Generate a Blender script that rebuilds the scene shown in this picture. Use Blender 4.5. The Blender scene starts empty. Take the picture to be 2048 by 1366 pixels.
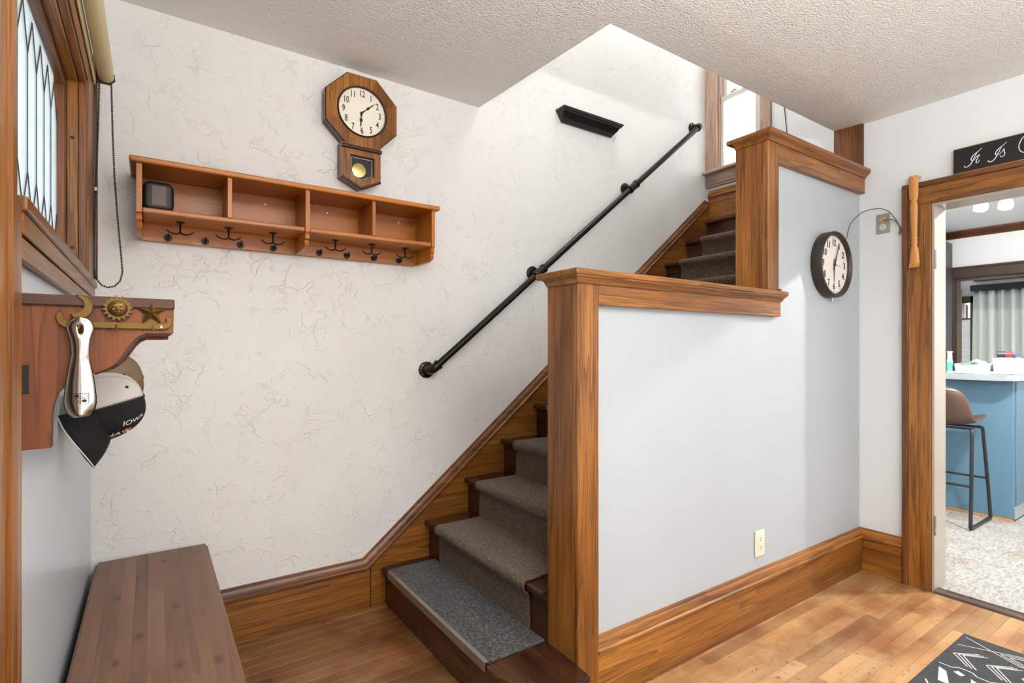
import bpy, bmesh, math, random
from mathutils import Vector, Matrix
from mathutils.bvhtree import BVHTree

random.seed(7)
SC = bpy.context.scene
COL = SC.collection
PI = math.pi

# ------------------------------------------------------------------ camera, world, lights, exposure
cam_d = bpy.data.cameras.new('camera')
cam = bpy.data.objects.new('camera', cam_d)
COL.objects.link(cam)
cam.location = (0, 0, 1.275)
cam.rotation_euler = (PI / 2, 0, math.radians(55.7 - 90))
cam_d.sensor_width = 36
cam_d.lens = 36 * 1058 / 2048
cam_d.shift_y = 16 / 2048
cam_d.clip_start = 0.02
SC.camera = cam

world = bpy.data.worlds.new('sky')
SC.world = world
world.use_nodes = True
_bg = world.node_tree.nodes['Background']
_bg.inputs['Color'].default_value = (0.90, 0.96, 1.0, 1)
_bg.inputs['Strength'].default_value = 1.25

SC.view_settings.view_transform = 'Standard'
SC.view_settings.look = 'None'
SC.view_settings.gamma = 1
SC.view_settings.exposure = 0.5
SC.view_settings.use_curve_mapping = False
try:
    SC.cycles.use_denoising = True
    SC.cycles.max_bounces = 6
    SC.cycles.diffuse_bounces = 4
    SC.cycles.glossy_bounces = 3
    SC.cycles.use_adaptive_sampling = True
    SC.cycles.adaptive_threshold = 0.08
    SC.cycles.adaptive_min_samples = 20
    SC.cycles.transparent_max_bounces = 8
    SC.cycles.caustics_reflective = False
    SC.cycles.caustics_refractive = False
except Exception:
    pass


def area_light(name, loc, rot, sx, sy, power, col=(1, 1, 1)):
    d = bpy.data.lights.new(name, 'AREA')
    d.shape = 'RECTANGLE'
    d.size, d.size_y, d.energy, d.color = sx, sy, power, col
    o = bpy.data.objects.new(name, d)
    o.location, o.rotation_euler = loc, rot
    COL.objects.link(o)
    return o


# added fill behind camera and in far room; kitchen and stair window daylight
area_light('front_fill_panel', (1.6, -2.16, 1.5), (PI / 2, 0, 0), 2.7, 1.7, 20, (1.0, 0.985, 0.965))
area_light('kitchen_window_daylight', (5.5, -1.44, 1.5), (PI / 2, 0, 0), 2.2, 1.4, 8, (0.96, 0.98, 1.0))
area_light('dining_fill_panel', (8.6, -0.9, 1.6), (PI / 2, 0, 0), 1.4, 1.4, 42, (0.96, 0.98, 1.0))
area_light('stair_window_daylight', (3.80, 2.28, 3.2), (0, PI / 2, 0), 1.1, 0.36, 3, (0.93, 0.97, 1.0))


# ------------------------------------------------------------------ materials
def new_mat(name):
    m = bpy.data.materials.new(name)
    m.use_nodes = True
    nt = m.node_tree
    b = nt.nodes['Principled BSDF']
    return m, nt, b


def N(nt, typ, **kw):
    n = nt.nodes.new(typ)
    for k, v in kw.items():
        setattr(n, k, v)
    return n


def L(nt, a, b):
    nt.links.new(a, b)


def srgb(r, g, b):
    f = lambda c: (c / 255 / 12.92) if c / 255 <= 0.04045 else ((c / 255 + 0.055) / 1.055) ** 2.4
    return (f(r), f(g), f(b), 1)


def math_n(nt, op, a, b=None, clamp=False):
    n = N(nt, 'ShaderNodeMath', operation=op, use_clamp=clamp)
    if hasattr(a, 'links'):
        L(nt, a, n.inputs[0])
    else:
        n.inputs[0].default_value = a
    if b is not None:
        if hasattr(b, 'links'):
            L(nt, b, n.inputs[1])
        else:
            n.inputs[1].default_value = b
    return n.outputs[0]


def noise(nt, vec, scale, detail=3, rough=0.55, dist=0.0):
    n = N(nt, 'ShaderNodeTexNoise')
    n.inputs['Scale'].default_value = scale
    n.inputs['Detail'].default_value = detail
    n.inputs['Roughness'].default_value = rough
    n.inputs['Distortion'].default_value = dist
    L(nt, vec, n.inputs['Vector'])
    return n.outputs['Fac']


def ramp(nt, fac, stops):
    r = N(nt, 'ShaderNodeValToRGB')
    el = r.color_ramp.elements
    while len(el) < len(stops):
        el.new(0.5)
    for e, (p, c) in zip(el, stops):
        e.position, e.color = p, c
    L(nt, fac, r.inputs['Fac'])
    return r.outputs['Color']


def bump(nt, b, h, strength, dist):
    n = N(nt, 'ShaderNodeBump')
    n.inputs['Strength'].default_value = strength
    n.inputs['Distance'].default_value = dist
    L(nt, h, n.inputs['Height'])
    L(nt, n.outputs['Normal'], b.inputs['Normal'])


def plain(name, col, rough=0.5, metal=0.0, **kw):
    m, nt, b = new_mat(name)
    b.inputs['Base Color'].default_value = col
    b.inputs['Roughness'].default_value = rough
    b.inputs['Metallic'].default_value = metal
    for k, v in kw.items():
        b.inputs[k].default_value = v
    tc = N(nt, 'ShaderNodeTexCoord')
    f = noise(nt, tc.outputs['Object'], 60, 2)
    r = math_n(nt, 'MULTIPLY_ADD', f, 0.12)
    r.node.inputs[2].default_value = max(0.02, rough - 0.06)
    L(nt, r, b.inputs['Roughness'])
    return m


_wood = {}


def wood(axis, kind='oak'):
    """grain runs along the axis ('x','y','z') of the object's own coordinates; each board is offset at random"""
    key = (axis, kind)
    if key in _wood:
        return _wood[key]
    P = {
        # light, mid, dark, line, ring count, roughness, line strength, scale
        'oak': (srgb(186, 124, 54), srgb(156, 97, 36), srgb(122, 72, 25), srgb(62, 34, 12), 4.0, 0.36, 0.6, 1.0),
        'hazed': (srgb(196, 168, 148), srgb(176, 146, 126), srgb(152, 122, 104), srgb(110, 84, 70), 4.0, 0.5, 0.5, 1.0),  # oak with the window's haze painted into its colour
        'oakred': (srgb(150, 92, 42), srgb(124, 72, 30), srgb(96, 54, 25), srgb(48, 27, 13), 4.0, 0.36, 0.6, 1.0),
        'stair': (srgb(98, 56, 28), srgb(76, 42, 21), srgb(52, 29, 15), srgb(24, 13, 8), 4.0, 0.26, 0.5, 1.0),
        'pine': (srgb(204, 128, 40), srgb(184, 108, 28), srgb(158, 86, 26), srgb(118, 58, 18), 3.0, 0.36, 0.3, 0.8),
        'rustic': (srgb(152, 88, 38), srgb(128, 70, 28), srgb(92, 48, 22), srgb(54, 28, 14), 6.0, 0.6, 0.6, 1.6),
        'dark': (srgb(98, 64, 44), srgb(80, 52, 36), srgb(62, 40, 28), srgb(46, 30, 22), 4.0, 0.6, 0.5, 1.2),
        'bench': (srgb(148, 110, 82), srgb(124, 88, 65), srgb(102, 70, 52), srgb(58, 34, 25), 3.0, 0.44, 0.3, 0.8),
        'floor': (srgb(202, 164, 120), srgb(186, 144, 98), srgb(162, 118, 76), srgb(112, 76, 46), 3.0, 0.34, 0.3, 0.8),
        'walnut': (srgb(90, 66, 50), srgb(72, 50, 36), srgb(54, 36, 26), srgb(36, 24, 18), 4.0, 0.4, 0.5, 1.0),
        'beech': (srgb(224, 164, 92), srgb(214, 150, 78), srgb(202, 134, 66), srgb(184, 116, 56), 3.0, 0.4, 0.25, 1.0),
    }[kind]
    light, mid, dark, line, rings, rough, ls, sc = P
    m, nt, b = new_mat('wood_%s_%s' % (kind, axis))
    tc = N(nt, 'ShaderNodeTexCoord')
    oi = N(nt, 'ShaderNodeObjectInfo')
    off = N(nt, 'ShaderNodeVectorMath', operation='SCALE')
    off.inputs[0].default_value = (13.7, 7.3, 21.1)
    L(nt, oi.outputs['Random'], off.inputs['Scale'])
    add = N(nt, 'ShaderNodeVectorMath', operation='ADD')
    L(nt, tc.outputs['Object'], add.inputs[0])
    L(nt, off.outputs[0], add.inputs[1])

    def stretched(across, along):
        mp = N(nt, 'ShaderNodeMapping')
        s = [across] * 3
        s['xyz'.index(axis)] = along
        mp.inputs['Scale'].default_value = s
        L(nt, add.outputs[0], mp.inputs['Vector'])
        return mp.outputs[0]
    v1 = stretched(17 * sc, 0.8 * sc)
    n1 = noise(nt, v1, 1.0, 2, 0.45, 0.2)
    cont = math_n(nt, 'FRACT', math_n(nt, 'MULTIPLY', n1, rings))
    # saw-tooth year rings: slow light rise, sharp dark latewood
    lat = math_n(nt, 'POWER', cont, 3.0)
    v2 = stretched(300, 5)
    pores = noise(nt, v2, 1.0, 2, 0.6)
    pm = ramp(nt, pores, [(0.38, (1, 1, 1, 1)), (0.52, (0, 0, 0, 1))])
    v3 = stretched(5, 0.8)
    blot = noise(nt, v3, 1.0, 3, 0.6)
    base = ramp(nt, blot, [(0.3, dark), (0.52, mid), (0.75, light)])
    mx = N(nt, 'ShaderNodeMix', data_type='RGBA')
    L(nt, math_n(nt, 'MULTIPLY', lat, ls), mx.inputs['Factor'])
    L(nt, base, mx.inputs['A'])
    mx.inputs['B'].default_value = line
    mx2 = N(nt, 'ShaderNodeMix', data_type='RGBA')
    rgb = N(nt, 'ShaderNodeRGBToBW')
    L(nt, pm, rgb.inputs[0])
    pf = math_n(nt, 'MULTIPLY', rgb.outputs[0], 0.62 if kind in ('oak', 'oakred', 'stair', 'hazed') else 0.16)
    L(nt, pf, mx2.inputs['Factor'])
    L(nt, mx.outputs['Result'], mx2.inputs['A'])
    mx2.inputs['B'].default_value = line
    col = mx2.outputs['Result']
    # board to board tone
    hs = N(nt, 'ShaderNodeHueSaturation')
    spread = {'floor': 0.4, 'bench': 0.28, 'oak': 0.16}.get(kind, 0.12)
    val = math_n(nt, 'MULTIPLY_ADD', oi.outputs['Random'], spread)
    val.node.inputs[2].default_value = 1 - spread / 2
    L(nt, val, hs.inputs['Value'])
    L(nt, col, hs.inputs['Color'])
    col = hs.outputs['Color']
    if kind == 'floor':
        # worn, dirty patches between the boards
        pat = noise(nt, tc.outputs['Object'], 3.2, 5, 0.65)
        pr = ramp(nt, pat, [(0.42, (1, 1, 1, 1)), (0.66, srgb(196, 160, 130))])
        m3 = N(nt, 'ShaderNodeMix', data_type='RGBA', blend_type='MULTIPLY')
        m3.inputs['Factor'].default_value = 1
        L(nt, col, m3.inputs['A'])
        L(nt, pr, m3.inputs['B'])
        col = m3.outputs['Result']
        # tinted darker towards the stairs and bench, untinted towards the doorway
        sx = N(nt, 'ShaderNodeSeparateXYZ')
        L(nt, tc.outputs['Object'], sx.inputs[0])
        side_tone = math_n(nt, 'ADD', math_n(nt, 'SUBTRACT', sx.outputs['X'], sx.outputs['Y']), math_n(nt, 'MULTIPLY', blot, 0.6))
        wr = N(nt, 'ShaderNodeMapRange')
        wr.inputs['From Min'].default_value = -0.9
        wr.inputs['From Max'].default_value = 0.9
        L(nt, side_tone, wr.inputs['Value'])
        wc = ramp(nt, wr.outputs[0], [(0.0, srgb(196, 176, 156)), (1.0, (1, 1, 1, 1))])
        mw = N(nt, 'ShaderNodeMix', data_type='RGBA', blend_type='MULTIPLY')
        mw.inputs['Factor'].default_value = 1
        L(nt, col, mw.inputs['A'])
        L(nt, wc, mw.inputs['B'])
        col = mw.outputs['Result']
        sp = noise(nt, tc.outputs['Object'], 38, 3, 0.6)
        spm = noise(nt, tc.outputs['Object'], 2.3, 2, 0.5)
        sf = math_n(nt, 'MULTIPLY', math_n(nt, 'SUBTRACT', sp, 0.60, True), math_n(nt, 'MULTIPLY', math_n(nt, 'SUBTRACT', spm, 0.42, True), 60), True)
        m4 = N(nt, 'ShaderNodeMix', data_type='RGBA')
        L(nt, sf, m4.inputs['Factor'])
        L(nt, col, m4.inputs['A'])
        m4.inputs['B'].default_value = srgb(120, 80, 50)
        col = m4.outputs['Result']
    if kind in ('bench', 'pine', 'rustic'):
        # knots
        vo = N(nt, 'ShaderNodeTexVoronoi', voronoi_dimensions='2D')
        vo.inputs['Scale'].default_value = 1
        ks = N(nt, 'ShaderNodeSeparateXYZ')
        L(nt, stretched(*{'bench': (11, 5.5), 'pine': (7, 3), 'rustic': (16, 9)}[kind]), ks.inputs[0])
        kc = N(nt, 'ShaderNodeCombineXYZ')
        L(nt, ks.outputs['X'], kc.inputs['X'])
        L(nt, ks.outputs['Y' if kind == 'bench' else 'Z'], kc.inputs['Y'])
        L(nt, kc.outputs[0], vo.inputs['Vector'])
        gate = N(nt, 'ShaderNodeSeparateColor')
        L(nt, vo.outputs['Color'], gate.inputs[0])
        on = math_n(nt, 'GREATER_THAN', gate.outputs[0], 0.78 if kind != 'bench' else 0.66)
        kn = ramp(nt, vo.outputs['Distance'], [(0.05, (1, 1, 1, 1)), (0.10, (0.45, 0.45, 0.45, 1)), (0.2, (0, 0, 0, 1))])
        bw = N(nt, 'ShaderNodeRGBToBW')
        L(nt, kn, bw.inputs[0])
        m5 = N(nt, 'ShaderNodeMix', data_type='RGBA')
        L(nt, math_n(nt, 'MULTIPLY', math_n(nt, 'MULTIPLY', bw.outputs[0], on), 0.75), m5.inputs['Factor'])
        L(nt, col, m5.inputs['A'])
        m5.inputs['B'].default_value = line
        col = m5.outputs['Result']
    L(nt, col, b.inputs['Base Color'])
    b.inputs['Roughness'].default_value = rough
    if kind in ('oak', 'oakred', 'stair', 'pine', 'floor'):
        b.inputs['Coat Weight'].default_value = 0.08
        b.inputs['Coat Roughness'].default_value = 0.25
    h = math_n(nt, 'ADD', math_n(nt, 'MULTIPLY', lat, 0.4), math_n(nt, 'MULTIPLY', rgb.outputs[0], 0.5))
    bump(nt, b, h, 0.18, 0.001)
    _wood[key] = m
    return m


def paint(name, col, rough=0.55, relief=0.05):
    m, nt, b = new_mat(name)
    tc = N(nt, 'ShaderNodeTexCoord')
    f = noise(nt, tc.outputs['Object'], 1.4, 3)
    c2 = tuple(min(1, c * 0.955) for c in col[:3]) + (1,)
    L(nt, ramp(nt, f, [(0.35, c2), (0.65, col)]), b.inputs['Base Color'])
    b.inputs['Roughness'].default_value = rough
    bump(nt, b, noise(nt, tc.outputs['Object'], 70, 3), relief, 0.002)
    return m


def make_wallpaper():
    """painted textured wallpaper with thin meandering raised creases"""
    m, nt, b = new_mat('creased_wallpaper')
    tc = N(nt, 'ShaderNodeTexCoord')
    o = tc.outputs['Object']

    def crease(scale, warp, width, mask_scale, lo, hi, seed):
        mp = N(nt, 'ShaderNodeMapping')
        mp.inputs['Location'].default_value = (seed, seed * 2.1, seed * 0.7)
        L(nt, o, mp.inputs['Vector'])
        nz = N(nt, 'ShaderNodeTexNoise')
        nz.inputs['Scale'].default_value = scale * 1.6
        nz.inputs['Detail'].default_value = 3
        L(nt, mp.outputs[0], nz.inputs['Vector'])
        sc_ = N(nt, 'ShaderNodeVectorMath', operation='SCALE')
        sc_.inputs['Scale'].default_value = warp
        L(nt, nz.outputs['Color'], sc_.inputs[0])
        ad = N(nt, 'ShaderNodeVectorMath', operation='ADD')
        L(nt, mp.outputs[0], ad.inputs[0])
        L(nt, sc_.outputs[0], ad.inputs[1])
        v = N(nt, 'ShaderNodeTexVoronoi', feature='DISTANCE_TO_EDGE')
        v.inputs['Scale'].default_value = scale
        L(nt, ad.outputs[0], v.inputs['Vector'])
        r = ramp(nt, v.outputs['Distance'], [(0.0, (1, 1, 1, 1)), (width, (0, 0, 0, 1))])
        bw = N(nt, 'ShaderNodeRGBToBW')
        L(nt, r, bw.inputs[0])
        mk = noise(nt, mp.outputs[0], mask_scale, 2)
        mr = N(nt, 'ShaderNodeMapRange')
        mr.inputs['From Min'].default_value = lo
        mr.inputs['From Max'].default_value = hi
        L(nt, mk, mr.inputs['Value'])
        return math_n(nt, 'MULTIPLY', bw.outputs[0], mr.outputs[0])
    c1 = crease(8, 0.17, 0.04, 9, 0.50, 0.64, 1.3)
    c2 = crease(14, 0.12, 0.07, 11, 0.50, 0.64, 5.7)
    c3 = noise(nt, o, 45, 3)
    h = math_n(nt, 'ADD', math_n(nt, 'ADD', c1, math_n(nt, 'MULTIPLY', c2, 0.7)), math_n(nt, 'MULTIPLY', c3, 0.25))
    f = noise(nt, o, 1.1, 3)
    L(nt, ramp(nt, f, [(0.35, srgb(226, 223, 219)), (0.65, srgb(234, 232, 229))]), b.inputs['Base Color'])
    b.inputs['Roughness'].default_value = 0.5
    bump(nt, b, h, 0.52, 0.0055)
    return m


def make_popcorn():
    m, nt, b = new_mat('stippled_ceiling')
    tc = N(nt, 'ShaderNodeTexCoord')
    o = tc.outputs['Object']
    v = N(nt, 'ShaderNodeTexVoronoi')
    v.inputs['Scale'].default_value = 120
    L(nt, o, v.inputs['Vector'])
    h = math_n(nt, 'ADD', math_n(nt, 'SUBTRACT', 1.0, v.outputs['Distance']), noise(nt, o, 100, 2, 0.7))
    b.inputs['Base Color'].default_value = srgb(232, 229, 225)
    b.inputs['Roughness'].default_value = 0.85
    bump(nt, b, h, 0.6, 0.004)
    return m


def make_carpet(name, c1, c2, c3, scale=230, rib=0.0, rough=0.95, bs=0.7):
    m, nt, b = new_mat(name)
    tc = N(nt, 'ShaderNodeTexCoord')
    o = tc.outputs['Object']
    f = noise(nt, o, scale, 4, 0.8)
    L(nt, ramp(nt, f, [(0.34, c1), (0.5, c2), (0.66, c3)]), b.inputs['Base Color'])
    b.inputs['Roughness'].default_value = rough
    b.inputs['Sheen Weight'].default_value = 0.12
    b.inputs['Sheen Roughness'].default_value = 0.4
    h = f
    if rib:
        mp = N(nt, 'ShaderNodeSeparateXYZ')
        L(nt, o, mp.inputs[0])
        s = math_n(nt, 'SINE', math_n(nt, 'MULTIPLY', mp.outputs['Y'], rib))
        h = math_n(nt, 'ADD', f, math_n(nt, 'MULTIPLY', s, 0.25))
    bump(nt, b, h, bs, 0.004)
    return m


def make_rugfloor():
    """worn grey patterned carpet of the far room"""
    m, nt, b = new_mat('grey_mottled_floor')
    tc = N(nt, 'ShaderNodeTexCoord')
    o = tc.outputs['Object']
    mp = N(nt, 'ShaderNodeMapping')
    mp.inputs['Scale'].default_value = (1.0, 2.6, 1)
    L(nt, o, mp.inputs['Vector'])
    f1 = noise(nt, mp.outputs[0], 24, 6, 0.8, 0.8)
    f2 = noise(nt, o, 3, 3)
    c = ramp(nt, f1, [(0.30, srgb(92, 94, 98)), (0.45, srgb(146, 145, 142)), (0.56, srgb(170, 167, 163)), (0.72, srgb(194, 191, 187))])
    c2 = ramp(nt, f2, [(0.5, (1, 1, 1, 1)), (0.72, srgb(228, 205, 190))])
    mx = N(nt, 'ShaderNodeMix', data_type='RGBA', blend_type='MULTIPLY')
    mx.inputs['Factor'].default_value = 1
    L(nt, c, mx.inputs['A'])
    L(nt, c2, mx.inputs['B'])
    L(nt, mx.outputs['Result'], b.inputs['Base Color'])
    b.inputs['Roughness'].default_value = 0.9
    bump(nt, b, noise(nt, o, 150, 3), 0.3, 0.003)
    return m


def make_pane(name, frost, tint=(1, 1, 1, 1)):
    """window glass: lets daylight through, frosted glass also scatters it"""
    m, nt, b = new_mat(name)
    out = nt.nodes['Material Output']
    tr = N(nt, 'ShaderNodeBsdfTransparent')
    tr.inputs['Color'].default_value = tint
    tl = N(nt, 'ShaderNodeBsdfTranslucent')
    tl.inputs['Color'].default_value = tint
    tc = N(nt, 'ShaderNodeTexCoord')
    f = noise(nt, tc.outputs['Object'], 14, 4, 0.6)
    mr = N(nt, 'ShaderNodeMapRange')
    mr.inputs['To Min'].default_value = max(0, frost - 0.12)
    mr.inputs['To Max'].default_value = min(1, frost + 0.12)
    L(nt, f, mr.inputs['Value'])
    mx = N(nt, 'ShaderNodeMixShader')
    L(nt, mr.outputs[0], mx.inputs['Fac'])
    L(nt, tr.outputs[0], mx.inputs[1])
    L(nt, tl.outputs[0], mx.inputs[2])
    gl = N(nt, 'ShaderNodeBsdfGlossy')
    gl.inputs['Roughness'].default_value = 0.08
    m2 = N(nt, 'ShaderNodeMixShader')
    m2.inputs['Fac'].default_value = 0.05
    L(nt, mx.outputs[0], m2.inputs[1])
    L(nt, gl.outputs[0], m2.inputs[2])
    L(nt, m2.outputs[0], out.inputs['Surface'])
    return m


def emit(name, col, s):
    m, nt, b = new_mat(name)
    b.inputs['Base Color'].default_value = col
    b.inputs['Emission Color'].default_value = col
    b.inputs['Emission Strength'].default_value = s
    return m


M = {}
M['wallpaper'] = make_wallpaper()
M['popcorn'] = make_popcorn()
M['bluewall'] = paint('pale_blue_grey_paint', srgb(180, 186, 191), 0.42)
M['leftwall'] = paint('pale_blue_paint', srgb(208, 219, 228), 0.25)
M['whitewall'] = paint('white_paint', srgb(228, 230, 230), 0.5)
M['whitesash'] = paint('cream_sash_paint', srgb(206, 198, 188), 0.4, 0.02)
M['runner'] = make_carpet('brown_runner_pile', srgb(26, 19, 14), srgb(82, 65, 50), srgb(150, 122, 96), 170, rib=900)
M['mat'] = make_carpet('grey_felt', srgb(22, 22, 22), srgb(58, 57, 56), srgb(124, 121, 118), 130, bs=0.5)
M['rug'] = make_carpet('charcoal_rug', srgb(26, 28, 31), srgb(46, 48, 52), srgb(70, 72, 76), 300, bs=0.5)
M['rugwhite'] = make_carpet('cream_rug_yarn', srgb(180, 178, 172), srgb(214, 212, 206), srgb(232, 230, 224), 300, bs=0.5)
M['greyfloor'] = make_rugfloor()
M['blackiron'] = plain('black_iron', srgb(46, 42, 39), 0.34, 0.75)
M['black'] = plain('black_paint', srgb(22, 22, 23), 0.35)
M['blackmatte'] = plain('black_plastic', srgb(24, 23, 23), 0.5)
M['chrome'] = plain('polished_steel', srgb(176, 168, 160), 0.16, 1.0)
M['steel'] = plain('brushed_steel', srgb(190, 188, 184), 0.32, 1.0)
M['alu'] = plain('worn_aluminium', srgb(168, 166, 164), 0.4, 0.8)
M['brass'] = plain('aged_brass', srgb(118, 92, 48), 0.42, 0.85)
M['gold'] = plain('brass_disc', srgb(226, 200, 130), 0.25, 1.0)
M['lead'] = plain('lead_came', srgb(86, 88, 88), 0.5, 0.5)
M['cream'] = plain('cream_dial', srgb(238, 230, 214), 0.5)
M['whitedial'] = plain('white_dial', srgb(228, 222, 212), 0.4)
M['ink'] = plain('black_ink', srgb(22, 20, 18), 0.5)
M['greyhand'] = plain('grey_hand', srgb(120, 120, 122), 0.4)
M['red'] = plain('red_hand', srgb(200, 50, 44), 0.4)
M['brownplastic'] = plain('dark_brown_plastic', srgb(52, 42, 35), 0.42)
M['ivory'] = plain('ivory_plastic', srgb(226, 218, 196), 0.35)
M['tanplug'] = plain('tan_plug', srgb(190, 150, 104), 0.45)
M['cord'] = plain('olive_brown_cord', srgb(104, 92, 72), 0.5)
M['blind'] = plain('cream_blind_fabric', srgb(226, 214, 172), 0.55)
M['capwhite'] = plain('off_white_cotton', srgb(226, 221, 214), 0.9)
M['capblack'] = plain('black_cotton', srgb(24, 25, 27), 0.85)
M['capbrown'] = plain('olive_brown_cotton', srgb(124, 104, 80), 0.9)
M['white'] = plain('white_thread', srgb(235, 235, 235), 0.8)
M['island'] = paint('slate_blue_paint', srgb(94, 130, 152), 0.4)
M['counter'] = plain('grey_laminate', srgb(160, 166, 170), 0.22)
M['leather'] = plain('brown_leather', srgb(88, 66, 54), 0.42)
M['stoolmetal'] = plain('dark_tube', srgb(52, 54, 56), 0.4, 0.5)
M['cabinet'] = plain('dark_grey_cabinet', srgb(62, 62, 64), 0.4)
M['bin'] = plain('translucent_plastic', srgb(222, 230, 232), 0.3, 0, **{'Alpha': 0.75})
M['paper'] = plain('white_paper', srgb(236, 236, 234), 0.8)
M['teal'] = plain('teal_label', srgb(96, 190, 170), 0.5)
M['blue'] = plain('blue_plastic', srgb(46, 96, 190), 0.4)
M['redp'] = plain('red_plastic', srgb(214, 60, 74), 0.5)
M['greenp'] = plain('green_print', srgb(90, 130, 96), 0.6)
M['curtain'] = plain('pale_grey_green_curtain', srgb(206, 212, 206), 0.8)
M['jambgloss'] = plain('worn_grey_gloss_paint', srgb(176, 164, 152), 0.2)
M['leaded'] = make_pane('leaded_glass', 0.55, (0.86, 0.9, 0.9, 1))
M['clearglass'] = make_pane('clear_glass', 0.12)
M['frosted'] = make_pane('frosted_glass', 0.55, (0.97, 1, 1, 1))
M['lampglass'] = emit('lamp_glass', (1, 0.95, 0.88, 1), 6.0)
M['blindwhite'] = plain('white_cell_blind', srgb(240, 242, 242), 0.8)


# ------------------------------------------------------------------ mesh helpers
def finish(name, bm, mat, parent=None, smooth=False, auto=None):
    me = bpy.data.meshes.new(name)
    bmesh.ops.recalc_face_normals(bm, faces=bm.faces)
    bm.to_mesh(me)
    bm.free()
    if smooth:
        for p in me.polygons:
            p.use_smooth = True
        if auto:
            me.set_sharp_from_angle(angle=math.radians(auto))
    o = bpy.data.objects.new(name, me)
    COL.objects.link(o)
    if mat is not None:
        me.materials.append(mat)
    if parent is not None:
        adopt(o, parent)
    return o


def world_of(o):
    m = Matrix.LocRotScale(o.location, o.rotation_euler, o.scale)
    if o.parent is not None:
        return world_of(o.parent) @ o.matrix_parent_inverse @ m
    return m


def adopt(o, parent):
    o.parent = parent
    o.matrix_parent_inverse = world_of(parent).inverted()


def thing(name, label, cat, loc=(0, 0, 0), group=None):
    o = bpy.data.objects.new(name, None)
    o.empty_display_size = 0.05
    COL.objects.link(o)
    o.location = loc
    tag(o, label, cat, group)
    return o


def tag(o, label, cat, group=None):
    o['label'] = label
    o['category'] = cat
    if group:
        o['group'] = group
    return o


def struct(o, label=None):
    o['kind'] = 'structure'
    if label:
        o['label'] = label
    return o


def sroot(name, loc=(0, 0, 0), label=None):
    o = bpy.data.objects.new(name, None)
    o.empty_display_size = 0.05
    COL.objects.link(o)
    o.location = loc
    return struct(o, label)


def add_box(bm, x0, x1, y0, y1, z0, z1, bev=0.0, seg=1):
    r = bmesh.ops.create_cube(bm, size=1)
    vs = r['verts']
    for v in vs:
        v.co = Vector((x0 + (v.co.x + 0.5) * (x1 - x0), y0 + (v.co.y + 0.5) * (y1 - y0), z0 + (v.co.z + 0.5) * (z1 - z0)))
    if bev:
        es = list({e for v in vs for e in v.link_edges})
        bmesh.ops.bevel(bm, geom=es, offset=bev, segments=seg, affect='EDGES', profile=0.5)


def box(name, x0, x1, y0, y1, z0, z1, mat, parent=None, bev=0.0, seg=1):
    bm = bmesh.new()
    add_box(bm, min(x0, x1), max(x0, x1), min(y0, y1), max(y0, y1), min(z0, z1), max(z0, z1), bev, seg)
    return finish(name, bm, mat, parent)


def add_prism(bm, pts, vec):
    """closed polygon (3D points) extruded by a vector"""
    vec = Vector(vec)
    a = [bm.verts.new(p) for p in pts]
    b_ = [bm.verts.new(Vector(p) + vec) for p in pts]
    n = len(pts)
    bm.faces.new(a)
    bm.faces.new(list(reversed(b_)))
    for i in range(n):
        bm.faces.new((a[i], b_[i], b_[(i + 1) % n], a[(i + 1) % n]))


def prism(name, pts, vec, mat, parent=None, smooth=False, bev=0.0):
    bm = bmesh.new()
    add_prism(bm, pts, vec)
    if bev:
        bmesh.ops.bevel(bm, geom=list(bm.edges), offset=bev, segments=1, affect='EDGES')
    return finish(name, bm, mat, parent, smooth, 35 if smooth else None)


def add_tube(bm, pts, r, seg=10, caps=True, closed=False):
    """round tube through points; r a number or a list"""
    pts = [Vector(p) for p in pts]
    n = len(pts)
    rs = r if isinstance(r, (list, tuple)) else [r] * n
    rings = []
    prev = None
    for i, p in enumerate(pts):
        if closed:
            t = (pts[(i + 1) % n] - pts[i - 1]).normalized()
        elif i == 0:
            t = (pts[1] - p).normalized()
        elif i == n - 1:
            t = (p - pts[i - 1]).normalized()
        else:
            t = ((pts[i + 1] - p).normalized() + (p - pts[i - 1]).normalized()).normalized()
        if prev is None:
            up = Vector((0, 0, 1)) if abs(t.z) < 0.9 else Vector((1, 0, 0))
            u = t.cross(up).normalized()
        else:
            u = (prev - t * prev.dot(t)).normalized()
        prev = u
        w = t.cross(u)
        rings.append([bm.verts.new(p + (u * math.cos(2 * PI * k / seg) + w * math.sin(2 * PI * k / seg)) * rs[i]) for k in range(seg)])
    m = n if closed else n - 1
    for i in range(m):
        a, b_ = rings[i], rings[(i + 1) % n]
        for k in range(seg):
            bm.faces.new((a[k], a[(k + 1) % seg], b_[(k + 1) % seg], b_[k]))
    if caps and not closed:
        bm.faces.new(rings[0])
        bm.faces.new(list(reversed(rings[-1])))


def tube(name, pts, r, mat, parent=None, seg=10, closed=False):
    bm = bmesh.new()
    add_tube(bm, pts, r, seg, True, closed)
    return finish(name, bm, mat, parent, True, 40)


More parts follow.
